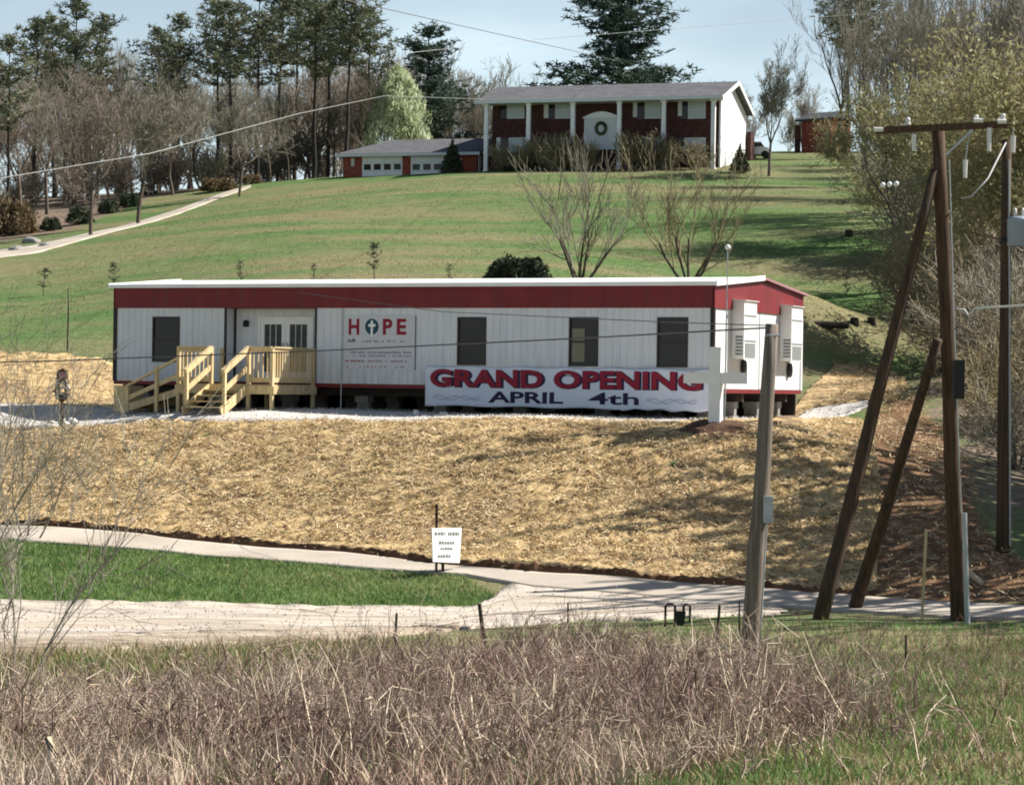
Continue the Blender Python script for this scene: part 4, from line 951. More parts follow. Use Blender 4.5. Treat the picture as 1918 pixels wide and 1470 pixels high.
def hoop(xa, xb, za, zb, zt): 
    MB().tube([(xa * kk, 0, za * kk), (xa * kk, 0, (zt - 4) * kk), ((xa + 4) * kk, 0, zt * kk), ((xb - 4) * kk, 0, zt * kk), (xb * kk, 0, (zt - 4) * kk), (xb * kk, 0, zb * kk)], .022, 8).build('hoop', M['black_metal'], ho, True)
hoop(-22, -4, -6, -2, 41); hoop(12, 24, 4, 8, 41)
MB().prism([(-4 * kk, -.02, 28 * kk), (16 * kk, -.02, 28 * kk), (14 * kk, -.02, 6 * kk), (8 * kk, -.02, -2 * kk), (0, -.02, 0)], (0, .04, 0)).build('plate', M['black_metal'], ho)
p = hit(1726, 1160); o = MB().bar((0, 0, -.2), P(1735, 992, p.y) - p, .045, .045).build('wood_stake', M['lumber'], None, loc=p); tag(o, 'tall pale wooden stake between the braces and the pole', 'stake')
p = hit(1840, 1098); o = MB().tube([(0, 0, .05), P(1816, 1078, p.y + .2) - p + Vector((0, 0, .05))], [.05, .07], 8).build('broken_branch', M['brush_pale'], None, loc=p); tag(o, 'pale broken branch on the dirt right of the tall pole', 'branch')
# old timbers and stumps on the lawn right of the office
g = hit(1550, 618); o = MB().tube([(-.75, 0, .12), (-.2, .05, .14), (.75, .1, .13)], [.14, .15, .12], 9).build('fallen_log', M['rust_post'], None, loc=g); tag(o, 'dark log lying on the grass behind the office end', 'log')
for px, py, s, lab in ((1600, 608, .16, 'small dark stump right of the log on the lawn'), (1632, 606, .16, 'small dark stump farther right of the log on the lawn'), (1715, 602, .24, 'dark stump near the braces on the lawn'), (1590, 445, .2, 'dark stump high on the lawn below the wood')):
    p = hit(px, py); q = MB().lathe([(s * 1.2, -.1), (s, .1), (s * .95, s * 1.4), (s * .4, s * 1.55)], 9); o = q.build('tree_stump', M['rust_post'], None, loc=p); tag(o, lab, 'stump')
for px, py, s, lab in ((60, 455, .5, 'largest pale rock beside the lower end of the hill drive'), (30, 470, .4, 'pale rock left of the largest by the hill drive'), (85, 462, .35, 'pale rock right of the largest by the hill drive')):
    p = hit(px, py); o = link('rock', rock_mesh(int(px), s), None, loc=p); o.data.materials[0] = M['block']; tag(o, lab, 'rock')

# ------------------------------------------------------------------ houses on the hill
HY_ = .30
def house_root(name, px, py, Y, yaw, label, cat, z=None):
    p = P(px, py, Y)
    o = empty(name, p, -yaw); tag(o, label, cat); return o
# local frame: x runs left to right with 0 at the RIGHT front corner (negative to the left), y away from the camera
hs_ = house_root('brick_house', 1338, 318, 153, HY_, 'two-storey brick house with white columns on the hilltop', 'house')
HL, HW, HE = 15.4, 9.2, 4.62
hp0 = np.array(hs_.location[:2]); hd = np.array([math.cos(HY_), -math.sin(HY_)]); hn = np.array([math.sin(HY_), math.cos(HY_)])
def hl(px, py, y=0.0, root=hs_):
    d = P(px, py, 1.0); o = -np.array(root.location[:2]); lo = np.array([o @ hd, o @ hn]); ld = np.array([np.array([d.x, d.y]) @ hd, np.array([d.x, d.y]) @ hn])
    t = (y - lo[1]) / ld[1]; return lo[0] + ld[0] * t, d.z * t - root.location[2]
PO = 1.35                                                       # porch depth
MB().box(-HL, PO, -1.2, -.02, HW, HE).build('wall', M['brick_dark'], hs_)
MB().box(-.018, PO - .02, -1.2, .10, HW + .02, HE).build('end_siding', M['white_paint'], hs_)
MB().prism([(-.018, .1, HE + .002), (-.018, HW, HE + .002), (-.018, (HW + .1) / 2 , HE + 1.42)], (.12, 0, 0)).build('gable', M['white_paint'], hs_)
MB().prism([(-HL, .1, HE + .002), (-HL, HW, HE + .002), (-HL, (HW + .1) / 2, HE + 1.42)], (.12, 0, 0)).build('gable', M['white_paint'], hs_)
ym = (HW + .1) / 2
for s in (0, 1):
    y0 = -.35 if s == 0 else HW + .45
    sl = 1.42 / (ym - .1); ze = HE + 1.46 - sl * abs(ym - y0)
    MB().prism([(-HL - .7, y0, ze), (-HL - .7, ym, HE + 1.46), (-HL - .7, ym, HE + 1.60), (-HL - .7, y0, ze + .12)], (HL + 1.25, 0, 0)).build('roof', M['shingle'], hs_)
    MB().bar((.57, y0, ze + .03), (.57, ym, HE + 1.5), .05, .24).build('bargeboard', M['white_paint'], hs_)
MB().box(-HL - .7, -.42, HE - .12, .55, -.36, HE + .10).build('gutter', M['shutter'], hs_)
MB().box(-HL - .1, -.3, HE - .06, .1, PO, HE - .02).build('porch_ceiling', M['shutter'], hs_)
MB().box(-HL - .1, -.2, -1.2, .1, PO, -.03).build('porch_floor', M['foundation'], hs_)
for px in (911, 990, 1073, 1160, 1243, 1336):
    x, _ = hl(px, 240, 0.05); c = MB(); c.box(x - .13, -.08, -.02, x + .13, .18, HE - .08).box(x - .18, -.13, -.03, x + .18, .23, .12).box(x - .18, -.13, HE - .24, x + .18, .23, HE - .07); c.build('column', M['white_paint'], hs_)
def hwin(pxa, pxb, pya, pyb, pane, root=hs_, y=PO, shut=None, fr=M['shutter']):
    xa, za = hl(pxa, pyb, y, root); xb, zb = hl(pxb, pya, y, root); w = window(xa, xb, za, zb, y - .03, root, pane, 1, frame=fr)
    MB().box(xa - .55, y - .05, za, xa - .005, y - .006, zb).build('side_pane', M['glass'], w)
    return w
for a, b_ in ((950, 983), (1040, 1069), (1208, 1238), (1289, 1322)): hwin(a, b_, 188, 223, M['glass_blind'])
for a, b_ in ((953, 985), (1050, 1072), (1204, 1236), (1282, 1322)): hwin(a, b_, 258, 286, M['glass_blind'])
for a, b_, y0, y1 in ((1019, 1028, 190, 222), (1186, 1194, 188, 220), (1270, 1278, 187, 218), (930, 938, 258, 288), (1018, 1025, 260, 286)):
    xa, za = hl(a, y1, PO); xb, zb = hl(b_, y0, PO); MB().box(xa, PO - .07, za, xb, PO - .002, zb).build('shutter', M['shutter'], hs_)
# entrance surround with pediment and wreath
xa, za = hl(1096, 282, PO); xb, zb = hl(1161, 222, PO); xm = (xa + xb) / 2
e = MB(); e.box(xa, PO - .35, za, xb, PO - .002, zb); eo = e.build('entrance', M['shutter'], hs_)
arc = [(xa - .1, PO - .42, zb + .002), (xb + .1, PO - .42, zb + .002)] + [(xb + .1 - (xb - xa + .2) * k / 8, PO - .42, zb + .05 + .38 * math.sin(math.pi * k / 8)) for k in range(0, 9)]
MB().prism(arc, (0, .4, 0)).build('pediment', M['white_paint'], eo)
MB().box(xm - .5, PO - .372, za + .05, xm + .5, PO - .352, zb - .25).build('door', M['sign_board'], eo)
wr = MB(); pts = [(xm + .32 * math.cos(t * .3927), PO - .4, (za + zb) / 2 + .35 + .36 * math.sin(t * .3927)) for t in range(17)]; wr.tube(pts, .12, 7); wr.build('wreath', M['evergreen'], eo)
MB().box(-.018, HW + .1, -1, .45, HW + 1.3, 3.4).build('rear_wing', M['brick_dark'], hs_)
MB().box(-3.2, ym - .3, HE + 1.2, -2.5, ym + .4, HE + 2.0)
# garage wing, down the slope
gr = house_root('garage_wing', 893, 330, 161, HY_, 'low brick garage with two white doors left of the hilltop house', 'garage')
GL, GW, GE = 9.6, 6.6, 1.62
MB().box(-GL, 0, -1.5, -.02, GW, GE - .0).build('wall', M['brick_red'], gr)
MB().prism([(-.018, 0, GE + .003), (-.018, GW, GE + .003), (-.018, GW / 2, GE + 1.12)], (.06, 0, 0)).build('gable', M['white_paint'], gr)
MB().box(-.018, .3, -1.5, .03, .8, GE - .15).build('corner_board', M['white_paint'], gr)
for s in (0, 1):
    y0 = -.5 if s == 0 else GW + .5; sl = 1.12 / (GW / 2); ze = GE + 1.15 - sl * (GW / 2 + .5)
    # hipped at the left end
    xr = -GL + 2.2
    MB().add([(-GL - .4, y0, ze), (.35, y0, ze), (.35, GW / 2, GE + 1.15), (xr, GW / 2, GE + 1.15), (-GL - .4, y0, ze + .12), (.35, y0, ze + .12), (.35, GW / 2, GE + 1.27), (xr, GW / 2, GE + 1.27)],
             [(0, 3, 2, 1), (4, 5, 6, 7), (0, 1, 5, 4), (1, 2, 6, 5), (2, 3, 7, 6), (3, 0, 4, 7)]).build('roof', M['shingle'], gr)
MB().add([(-GL - .4, -.5, GE + 1.15 - 1.12 / (GW / 2) * (GW / 2 + .5)), (-GL - .4, GW + .5, GE + 1.15 - 1.12 / (GW / 2) * (GW / 2 + .5)), (-GL + 2.2, GW / 2, GE + 1.26)], [(0, 1, 2)]).build('hip_end', M['shingle'], gr)
MB().box(-GL - .45, -.56, GE - .24, .36, -.51, GE - .04).build('gutter', M['shutter'], gr)
for a, b_ in ((679, 754), (770, 850)):
    xa, zt = hl(a, 293, 0, gr); xb, _ = hl(b_, 293, 0, gr); d = MB().box(xa, -.04, -1.4, xb, -.002, zt).build('garage_door', M['white_paint'], gr)
    for zz_ in (zt - .45, zt - 1.0): MB().box(xa + .02, -.046, zz_ - .012, xb - .02, -.041, zz_).build('panel_joint', M['grille'], d)
    w = (xb - xa) / 4; _, z0 = hl(a, 319, 0, gr); _, z1 = hl(a, 308, 0, gr)
    for k in range(4): MB().box(xa + k * w + .13, -.052, z0, xa + (k + 1) * w - .1, -.042, z1).build('pane', M['glass'], d)
for px in (661, 862):
    xa, z0 = hl(px - 3, 312, 0, gr); xb, z1 = hl(px + 3, 297, 0, gr); MB().box(xa, -.05, z0, xb, -.003, z1).build('wall_lamp', M['shutter'], gr)
# red brick outbuilding
BY = .72
p = P(1556, 291, 176); ob = empty('brick_shed', p, -BY); tag(ob, 'small red brick outbuilding at the edge of the right wood', 'shed')
sc = 176 / F
MB().box(-2.6, 0, -.6, 0, 2.6, 70 * sc).build('wall', M['brick_red'], ob)
MB().prism([(-3.0, -.35, 66 * sc), (.3, -.35, 66 * sc), (.3, -.35, 70 * sc), (-3.0, -.35, 70 * sc)], (0, .01, 0)).build('eave_board', M['shingle_dark'], ob)
MB().prism([(-3.0, -.35, 70 * sc), (-3.0, 3.0, 70 * sc), (-3.0, 1.3, 86 * sc)], (3.35, 0, 0)).build('roof', M['shingle_dark'], ob)
MB().box(.02, .15, -.6, .35, .75, 18 * sc).build('step_block', M['lumber'], ob)
MB().box(.003, 1.0, 0, .05, 1.8, 2.0).build('door', M['brick_dark'], ob)
MB().box(-3.02, -.3, -.5, -2.62, -.1, 60 * sc).build('corner_board', M['brick_dark'], ob)
# white car beside the house
p = gpx(1421, 164); car = empty('parked_car', p, -.2); car.scale = (.85, .85, .8); tag(car, 'white car parked beside the hilltop house', 'car')
prof = [(-2.0, .3), (-2.05, .75), (-1.5, .95), (-.9, 1.38), (.6, 1.40), (1.2, .98), (1.95, .85), (2.05, .35)]
MB().prism([(x * .45, -.85, z) for x, z in prof], (0, 1.7, 0)).build('body', M['white_paint'], car)
MB().prism([(x * .45, -.87, z) for x, z in [(-1.35, .95), (-.85, 1.3), (.55, 1.32), (1.05, .98)]], (0, 1.74, 0)).build('window_band', M['glass'], car)
for x in (-.6, .58):
    for y in (-.8, .8): link('wheel', wheel_me, car, loc=(x, y, .32), rot=(math.pi / 2, 0, 0), scale=(.85, .85, .9))
p = gpx(1424, 158)

# ------------------------------------------------------------------ trees
class Tree:
    def __init__(s): s.a, s.b, s.ra, s.rb = [], [], [], []
    def seg(s, a, b, ra, rb): s.a.append(a); s.b.append(b); s.ra.append(ra); s.rb.append(rb)
    def meshes(s, name, bark, twig, cut):
        a, b, ra, rb = map(np.array, (s.a, s.b, s.ra, s.rb)); big = ra >= cut; out = []
        v, f = seg_arrays(a[big], b[big], ra[big], rb[big], 6); out.append(('trunk', np_mesh(name + '_trunk', v, f, bark, True)))
        if (~big).any(): v, f = seg_arrays(a[~big], b[~big], ra[~big], rb[~big], 3); out.append(('crown', np_mesh(name + '_crown', v, f, twig, True)))
        return out
def nrm(v): return v / (np.linalg.norm(v) + 1e-9)
def grow(t, rr, p, d, L_, r, lev, maxlev, up, spread, kids, tips, wig=.18, minr=.006):
    n = 3 if lev < 2 else 2; q = p.copy()
    for i in range(n):
        d = nrm(d + rr.normal(0, wig, 3) + np.array([0, 0, up * .25])); q2 = q + d * L_ / n; r2 = max(minr, r * (1 - .30 * (i + 1) / n))
        t.seg(q, q2, max(minr, r * (1 - .30 * i / n)), r2)
        if lev < maxlev and i < n - 1 and lev > 0:
            for _ in range(1 if rr.random() < .75 else 2):
                o = nrm(d + rr.normal(0, spread, 3) + np.array([0, 0, up * .2])); grow(t, rr, q2, o, L_ * rr.uniform(.45, .7), r2 * .55, lev + 1, maxlev, up, spread, kids, tips, wig, minr)
        q = q2
    if lev < maxlev:
        k = kids if lev else kids + 1
        for _ in range(k):
            o = nrm(d + rr.normal(0, spread, 3) + np.array([0, 0, up * .35])); grow(t, rr, q, o, L_ * rr.uniform(.62, .86), r2 * .68, lev + 1, maxlev, up, spread, kids, tips, wig, minr)
    else: tips.append(q)
def bare_proto(seed, h, r, lev, spread=.55, up=.5, trunk=.30, bark='bark', twig='twig', kids=2, cut=.035, leaf=None, nleaf=3, lsize=.05, minr=.007, stems=1, splay=.42):
    rr = np.random.default_rng(seed); t = Tree(); tips = []
    for s in range(stems):
        if stems == 1: d = np.array([rr.normal(0, .05), rr.normal(0, .05), 1.0])
        else: a = 6.28 * s / stems + rr.uniform(-.3, .3); k = rr.uniform(.12 if splay < .8 else .35, splay); d = np.array([k * math.cos(a), k * math.sin(a), 1.0])
        grow(t, rr, np.array([0, 0, -.3]) if stems == 1 else np.array([d[0] * .25, d[1] * .25, -.25]), nrm(d), h * trunk, r, 0 if stems == 1 else 1, lev, up, spread, kids, tips, .10 if stems > 1 else .14, minr)
    z = max(q[2] for q in tips) if tips else h; sc = h / z
    for arr in (t.a, t.b): arr[:] = [q * sc for q in arr]
    out = t.meshes('bare', M[bark], M[twig], cut)
    if leaf:
        c = np.repeat(np.array(tips) * sc, nleaf, 0); n = len(c); c = c + rr.normal(0, lsize * 3.5, (n, 3))
        v, f = quad_arrays(c, unit(rr.normal(0, 1, (n, 3))), unit(rr.normal(0, 1, (n, 3))), rr.uniform(.6, 1.3, (n, 1)) * lsize, rr.uniform(.4, .9, (n, 1)) * lsize)
        out.append(('leaves', np_mesh('leaves', v, f, M[leaf])))
    return out
def pine_proto(seed, h, r, crown0, rad, whorls, per, shape='tall', leaf='needles', bark='bark_dark', clump=12, nsize=.24, gap=.25, droop=.0, flat=.10):
    rr = np.random.default_rng(seed); t = Tree(); pts = []
    n = 9; q = np.array([0, 0, -.4]); lean = rr.normal(0, .012, 2)
    P_ = [np.array([lean[0] * h * (k / n) ** 1.5 + rr.normal(0, .04), lean[1] * h * (k / n) ** 1.5 + rr.normal(0, .04), -.4 + (h + .4) * k / n]) for k in range(n + 1)]
    for k in range(n): t.seg(P_[k], P_[k + 1], r * (1 - .85 * k / n), r * (1 - .85 * (k + 1) / n))
    at = lambda z: np.array([np.interp(z, [p[2] for p in P_], [p[i] for p in P_]) for i in range(3)])
    for w in range(whorls):
        u = w / (whorls - 1) if whorls > 1 else 0; z = h * (crown0 + (1 - crown0) * u)
        if rr.random() < gap * .4: continue
        if shape == 'tall': L0 = rad * (math.sin(math.pi * min(1, .18 + u * .80)) ** .7)
        else: L0 = rad * (1 - u) ** .45 * (.75 + .25 * math.sin(u * 9 + seed))
        a0 = rr.uniform(0, 6.28)
        for b_ in range(per):
            if rr.random() < gap: continue
            a = a0 + 6.28 * b_ / per + rr.normal(0, .25); L_ = max(.35, L0 * rr.uniform(.65, 1.2)); lift = rr.uniform(.0, .35) + .35 * u - droop
            d = nrm(np.array([math.cos(a), math.sin(a), lift])); p0 = at(z + rr.normal(0, .12)); m_ = p0 + d * L_ * .55; e = m_ + nrm(d + np.array([0, 0, .25])) * L_ * .45
            t.seg(p0, m_, .02 + L_ * .012, .016 + L_ * .006); t.seg(m_, e, .016 + L_ * .006, .008)
            for s in np.linspace(.3, 1, max(2, int(L_ / .33))):
                base = p0 + (m_ - p0) * min(1, s / .55) if s < .55 else m_ + (e - m_) * (s - .55) / .45
                wd = L_ * .32 * (1.1 - abs(s - .6)); 
                for _ in range(2): pts.append(base + np.array([rr.normal(0, wd * .55), rr.normal(0, wd * .55), rr.normal(.05, flat)]))
        if rr.random() < .3 and shape == 'tall' and u < .3:
            a = rr.uniform(0, 6.28); p0 = at(z - h * rr.uniform(.02, .15)); t.seg(p0, p0 + np.array([math.cos(a), math.sin(a), rr.uniform(-.2, .2)]) * rad * rr.uniform(.3, .6), .03, .01)
    for _ in range(5): pts.append(at(h) + rr.normal(0, .15, 3))
    out = t.meshes('pine', M[bark], M[bark], 0.0)
    c = np.repeat(np.array(pts), clump, 0); n = len(c); d = unit(rr.normal(0, 1, (n, 3)) * [1, 1, .6] + [0, 0, .25])
    c = c + d * rr.uniform(.3, 1.0, (n, 1)) * nsize
    v, f = quad_arrays(c, d, unit(np.cross(d, rr.normal(0, 1, (n, 3)))), rr.uniform(.6, 1.2, (n, 1)) * nsize, rr.uniform(.10, .22, (n, 1)) * nsize)
    out.append(('crown', np_mesh('pine_crown', v, f, M[leaf])))
    return out
def bush_proto(seed, rx, rz, n, leaf, lsize=.06, cone=0.0, stems='bark_dark'):
    rr = np.random.default_rng(seed); d = unit(rr.normal(0, 1, (n, 3))); d[:, 2] = np.abs(d[:, 2]) * 1.0
    u = rr.uniform(.55, 1.0, (n, 1)) ** .5; lump = 1 + .28 * np.sin(d[:, :1] * 5 + seed) * np.cos(d[:, 1:2] * 6) + .08 * rr.normal(0, 1, (n, 1))
    c = d * u * lump * [rx, rx, rz]
    if cone: k = np.clip(c[:, 2:3] / rz, 0, 1); c[:, :2] *= (1 - cone * k) / (np.sqrt(np.clip(1 - k ** 2, .15, 1)) ** .7)
    c[:, 2] += .05
    v, f = quad_arrays(c, unit(rr.normal(0, 1, (n, 3))), unit(rr.normal(0, 1, (n, 3))), rr.uniform(.6, 1.4, (n, 1)) * lsize, rr.uniform(.3, .8, (n, 1)) * lsize)
    t = Tree()
    for k in range(9): a = rr.uniform(0, 6.28); t.seg(np.array([0, 0, -.15]), np.array([math.cos(a) * rx * .5, math.sin(a) * rx * .5, rz * .75]), .04, .012)
    s = t.meshes('bush', M[stems], M[stems], 0)[0][1]
    return [('stems', s), ('foliage', np_mesh('foliage', v, f, M[leaf]))]
def plant(name, proto, loc, label, cat='tree', s=1.0, rz=None, group=None, sz=None):
    o = empty(name, loc, R.uniform(0, 6.28) if rz is None else rz); o.scale = (s, s, sz or s); tag(o, label, cat, group)
    for nm, me in proto: link(nm, me, o)
    return o
BARE = [bare_proto(100 + k, 10, .13, 7, spread=.46 + .05 * (k % 3), up=.55, trunk=.27, twig='twig' if k % 3 else 'twig_red', minr=.012) for k in range(4)]
TALL = [bare_proto(140 + k, 15, .20, 6, spread=.36, up=.8, trunk=.36, bark='bark' if k else 'bark_dark', twig='twig_red' if k == 2 else 'twig', minr=.013) for k in range(4)]
MULTI = [bare_proto(172 + 5 * k, 5.2, .06, 5, spread=.36, up=.42, trunk=.40, kids=2, bark='bark', twig='twig_bud' if k else 'twig', stems=5, cut=.03, minr=.008, splay=1.0 - .1 * k) for k in range(2)]
BUD = [bare_proto(190 + k, 11, .16, 7, spread=.55, up=.35, trunk=.22, bark='bark', twig='twig_bud', leaf='bud_leaf', nleaf=2, lsize=.07, kids=2, minr=.010) for k in range(2)]
PINE = [pine_proto(200 + k, 15, .19, .50 + .05 * k, 2.5 + .3 * k, 14, 6, clump=7, gap=.36) for k in range(3)]
LAYER = [pine_proto(220 + k, 14, .24, .25, 5.6, 15, 8, shape='cone', leaf='needles_blue', clump=10, nsize=.26, gap=.2, flat=.05) for k in range(2)]
SAPL = [pine_proto(240 + k, 2.2, .04, .12, 1.0, 4 + k, 4, shape='cone', leaf='needles', clump=9, nsize=.11, gap=.2) for k in range(2)]
ORD = ['first', 'second', 'third', 'fourth', 'fifth', 'sixth', 'seventh', 'eighth', 'ninth', 'tenth', 'eleventh', 'twelfth', 'thirteenth', 'fourteenth', 'fifteenth', 'sixteenth', 'seventeenth', 'eighteenth', 'nineteenth', 'twentieth']
def height_for(px, py_top, Y): g = gpx(px, Y); return P(px, py_top, Y).z - g.z, g
# tall pines of the left wood
pines = [(14, 152, 75), (62, 168, 45), (100, 176, 40), (138, 162, 8), (182, 182, 35), (298, 186, 60), (332, 171, 35), (408, 174, 8), (432, 166, 12), (480, 172, -25), (520, 180, -15), (552, 188, -30), (588, 169, -45), (614, 176, -35), (648, 168, -15), (690, 178, 25)]
for k, (px, Y, top) in enumerate(pines):
    h, g = height_for(px, top, Y); pr = PINE[k % 3]
    plant('pine_tree', pr, g, f'{ORD[k]} tall bare-trunked pine from the left in the hilltop wood', s=h / 15 * 1.0, group='tall pines in the left wood')
# layered pines by the house
h, g = height_for(800, 58, 178); plant('pine_tree', LAYER[0], g, 'layered pine left of the house behind the pale spring tree', s=.85, sz=h / 14)
h, g = height_for(1162, -30, 182); plant('pine_tree', LAYER[1], g, 'large dark pine rising behind the brick house roof', s=1.38, sz=h / 14)
# bare trees at the edge of the left wood
edge = [(170, 128.5, 105, 0, 'forked bare tree standing before the hill drive, leftmost of three', 1.0), (258, 137, 110, 1, 'broad bare tree with dark trunk just right of the forked tree', 1.0), (448, 153, 140, 2, 'bare tree with several stems at the top of the hill drive', 1.0)]
for px, Y, top, k, lab, w in edge:
    h, g = height_for(px, top, Y); plant('bare_tree', BARE[k], g, lab, s=h / 10)
bare = [(40, 156, 110), (88, 154, 120), (122, 166, 90), (205, 160, 120), (232, 172, 80), (285, 166, 120), (325, 162, 130), (352, 176, 110), (378, 164, 160), (405, 178, 130), (505, 170, 130), (540, 168, 160), (570, 182, 100), (625, 176, 130), (668, 172, 90), (712, 186, 85), (862, 190, 120), (905, 200, 150)]
for k, (px, Y, top) in enumerate(bare):
    h, g = height_for(px, top, Y); plant('bare_tree', (BARE if k % 3 == 0 else TALL)[k % 4], g, f'{ORD[k]} bare tree from the left among the pines of the hilltop wood', s=h / (10 if k % 3 == 0 else 15), group='bare trees in the left wood')
for k in range(36):
    px = -60 + k * 28 + R.uniform(-14, 14); Y = R.uniform(180, 240)
    if px > 930: continue
    h, g = height_for(px, R.uniform(60, 170), Y); plant('bare_tree', (TALL if k % 3 else BARE)[k % 4], g, 'grey bare tree in the hazy rear of the left wood', s=max(.4, h / (15 if k % 3 else 10)), group='rear bare trees of the left wood')
# pale spring tree behind the garage
sp = bare_proto(260, 6.4, .14, 5, spread=.5, up=.3, trunk=.2, leaf='spring_leaf', nleaf=1, lsize=.05)
n = 6500; rr = np.random.default_rng(6); zz2 = rr.uniform(0, 1, n) ** .8; a2 = rr.uniform(0, 6.28, n); rad2 = 2.75 * (1 - zz2) ** .55 * np.sqrt(rr.uniform(.45, 1, n)) * (1 + .16 * np.sin(a2 * 4 + zz2 * 9) + .1 * np.sin(a2 * 9 - zz2 * 15)); c = np.c_[rad2 * np.cos(a2), rad2 * np.sin(a2), .9 + zz2 * 6.0] + rr.normal(0, .1, (n, 3))
d2 = unit(np.c_[rr.normal(0, .4, (n, 2)), -np.ones(n)]); v, f = quad_arrays(c, d2, unit(np.cross(d2, rr.normal(0, 1, (n, 3)))), rr.uniform(.08, .2, (n, 1)), rr.uniform(.03, .07, (n, 1)))
sp = [sp[0], sp[1], ('leaves', np_mesh('spring_leaves', v, f, M['spring_leaf']))]
h, g = height_for(742, 130, 174); plant('spring_tree', sp, g, 'pale green drooping spring tree behind the garage roof', s=h / 6.9)
# two vase-shaped bare trees behind the office
for px, Y, top, k, lab in ((1085, 90, 240, 0, 'left of two many-stemmed bare trees behind the office'), (1290, 88.5, 250, 1, 'right of two many-stemmed bare trees behind the office')):
    g = hit(px, 524); h = P(px, top, g.y).z - g.z; plant('bare_tree', MULTI[k], g, lab, s=h / 5.2, rz=.6 + k)
bush = bush_proto(300, 1.0, .85, 2600, 'evergreen', .075)
bushr = bush_proto(301, 1.0, .8, 2200, 'rust_leaf', .075); bushg = bush_proto(302, 1.0, .75, 2400, 'gold_leaf', .07)
g = hit(972, 526); plant('evergreen_bush', bush, g, 'dark wide evergreen bush behind the office left of the bare trees', 'bush', 1.25, sz=.95)
g = hit(935, 526); plant('evergreen_bush', bush, g, 'low dark bush at the left flank of the wide evergreen behind the office', 'bush', .6)
conb = bush_proto(303, .75, 2.0, 2600, 'evergreen', .075, cone=.75)
g = gpx(847, 159.2); plant('conical_shrub', conb, P(847, 325, 159.2), 'dark conical evergreen in front of the right garage door', 'shrub', 1.0, sz=.95)
g = gpx(1386, 151); plant('conical_shrub', conb, P(1386, 322, 151), 'dark rounded evergreen at the white end of the house', 'shrub', .85, sz=.72)
for px, py, s, sz, pr, lab in ((150, 420, .8, 1.1, bush, 'dark round shrub beside the forked bare tree'), (203, 400, .65, .9, bush, 'dark round shrub across the hill drive from the forked tree'), (95, 432, .65, .8, bush, 'dark round shrub lowest along the hill drive'), (243, 388, .7, .95, bush, 'dark round shrub behind the broad bare tree'), (278, 365, .6, .75, bush, 'small dark shrub up the drive from the broad bare tree'), (410, 358, 1.3, .95, bushr, 'rust coloured bush at the top of the hill drive'), (562, 333, 1.5, 1.0, bushg, 'golden brown bush left of the garage'), (20, 440, 1.6, 2.2, bushr, 'orange brown brushy shrub at the left edge below the wood'), (-30, 430, 1.8, 2.4, bushr, 'larger orange brown shrub cut by the left edge'), (300, 350, .9, .9, bush, 'dark low evergreen among the trunks above the drive'), (470, 345, .9, .7, bushr, 'low brown bush right of the rust coloured one'), (525, 335, .8, .9, bush, 'dark shrub left of the golden brown bush')):
    g = hit(px, py); plant('round_shrub', pr, g, lab, 'shrub', s, sz=sz)
# shrubs before the house porch
shr = [bare_proto(310 + k, 1.5, .03, 5, spread=.5, up=.3, trunk=.35, stems=8, cut=.02, twig='twig_bud', minr=.010) for k in range(2)]
for k, px in enumerate((948, 985, 1025, 1060, 1100, 1180, 1215, 1255, 1300)):
    x, _ = hl(px, 300, -.9); w = np.array(hs_.location[:2]) + hd * x + hn * (-.9); z = float(H(w[0], w[1]))
    plant('porch_shrub', shr[k % 2], Vector((w[0], w[1], z)), f'{ORD[k]} leafless shrub from the left along the house porch', 'shrub', 1.35 + .4 * (k in (2, 3, 5, 6)), group='shrubs along the porch')
    if k in (0, 1): plant('porch_shrub', bush, Vector((w[0] + .4, w[1] + .3, z)), f'{ORD[k]} dark evergreen shrub from the left along the house porch', 'shrub', .85, group='evergreens along the porch')
# saplings behind the office
for px, py, s, lab in ((699, 526, .62, 'spindly pine sapling behind the office roof, tallest'), (450, 528, .34, 'small pine sapling behind the left half of the office roof'), (588, 528, .28, 'short pine sapling behind the office above the doors'), (842, 528, .28, 'short pine sapling left of the wide dark bush'), (212, 545, .5, 'dark pine sapling at the left end of the office roof'), (82, 556, .5, 'pale pine sapling on the lawn left of the office'), (1586, 552, .4, 'small pine sapling on the lawn right of the office')):
    g = hit(px, py); plant('pine_sapling', SAPL[0 if s > .45 else 1], g, lab, 'sapling', s)
g = hit(126, 658); o = MB().tube([(0, 0, -.1), (.02, 0, 1.4), (0, 0, P(127, 540, g.y).z - g.z)], [.03, .025, .012], 6).build('garden_stake', M['rust_post'], None, loc=g); tag(o, 'thin dark stake on the lawn at the top of the left straw slope', 'stake')
# right side: trees by the house, wood, budding trees
for px, Y, top, pr, lab in ((1440, 150, 66, BARE[1], 'slender bare tree right of the white house end'), (1546, 166, -60, TALL[0], 'tall dark bare tree in front of the brick shed'), (1500, 196, 150, BARE[3], 'reddish bare tree in the distance left of the brick shed'), (1478, 200, 190, BARE[2], 'small bare tree on the skyline right of the house'), (1400, 205, 150, BARE[0], 'bare tree half hidden behind the white house end')):
    h, g = height_for(px, top, Y); plant('bare_tree', pr, g, lab, s=h / (15 if pr in TALL else 10))
h, g = height_for(1618, -60, 150); plant('pine_tree', PINE[1], g, 'tall pine at the left edge of the right wood', s=h / 15)
h, g = height_for(1585, -40, 172); plant('pine_tree', PINE[2], g, 'pine behind the brick shed in the right wood', s=h / 15)
rw = [(1612, 140, 20), (1650, 132, -40), (1685, 140, -60), (1715, 120, -90), (1750, 130, -80), (1780, 112, -120), (1815, 122, -100), (1845, 105, -140), (1880, 118, -110), (1915, 104, -150), (1945, 95, -180), (1700, 160, -30), (1770, 155, -40), (1840, 150, -60), (1900, 145, -60), (1660, 165, 0)]
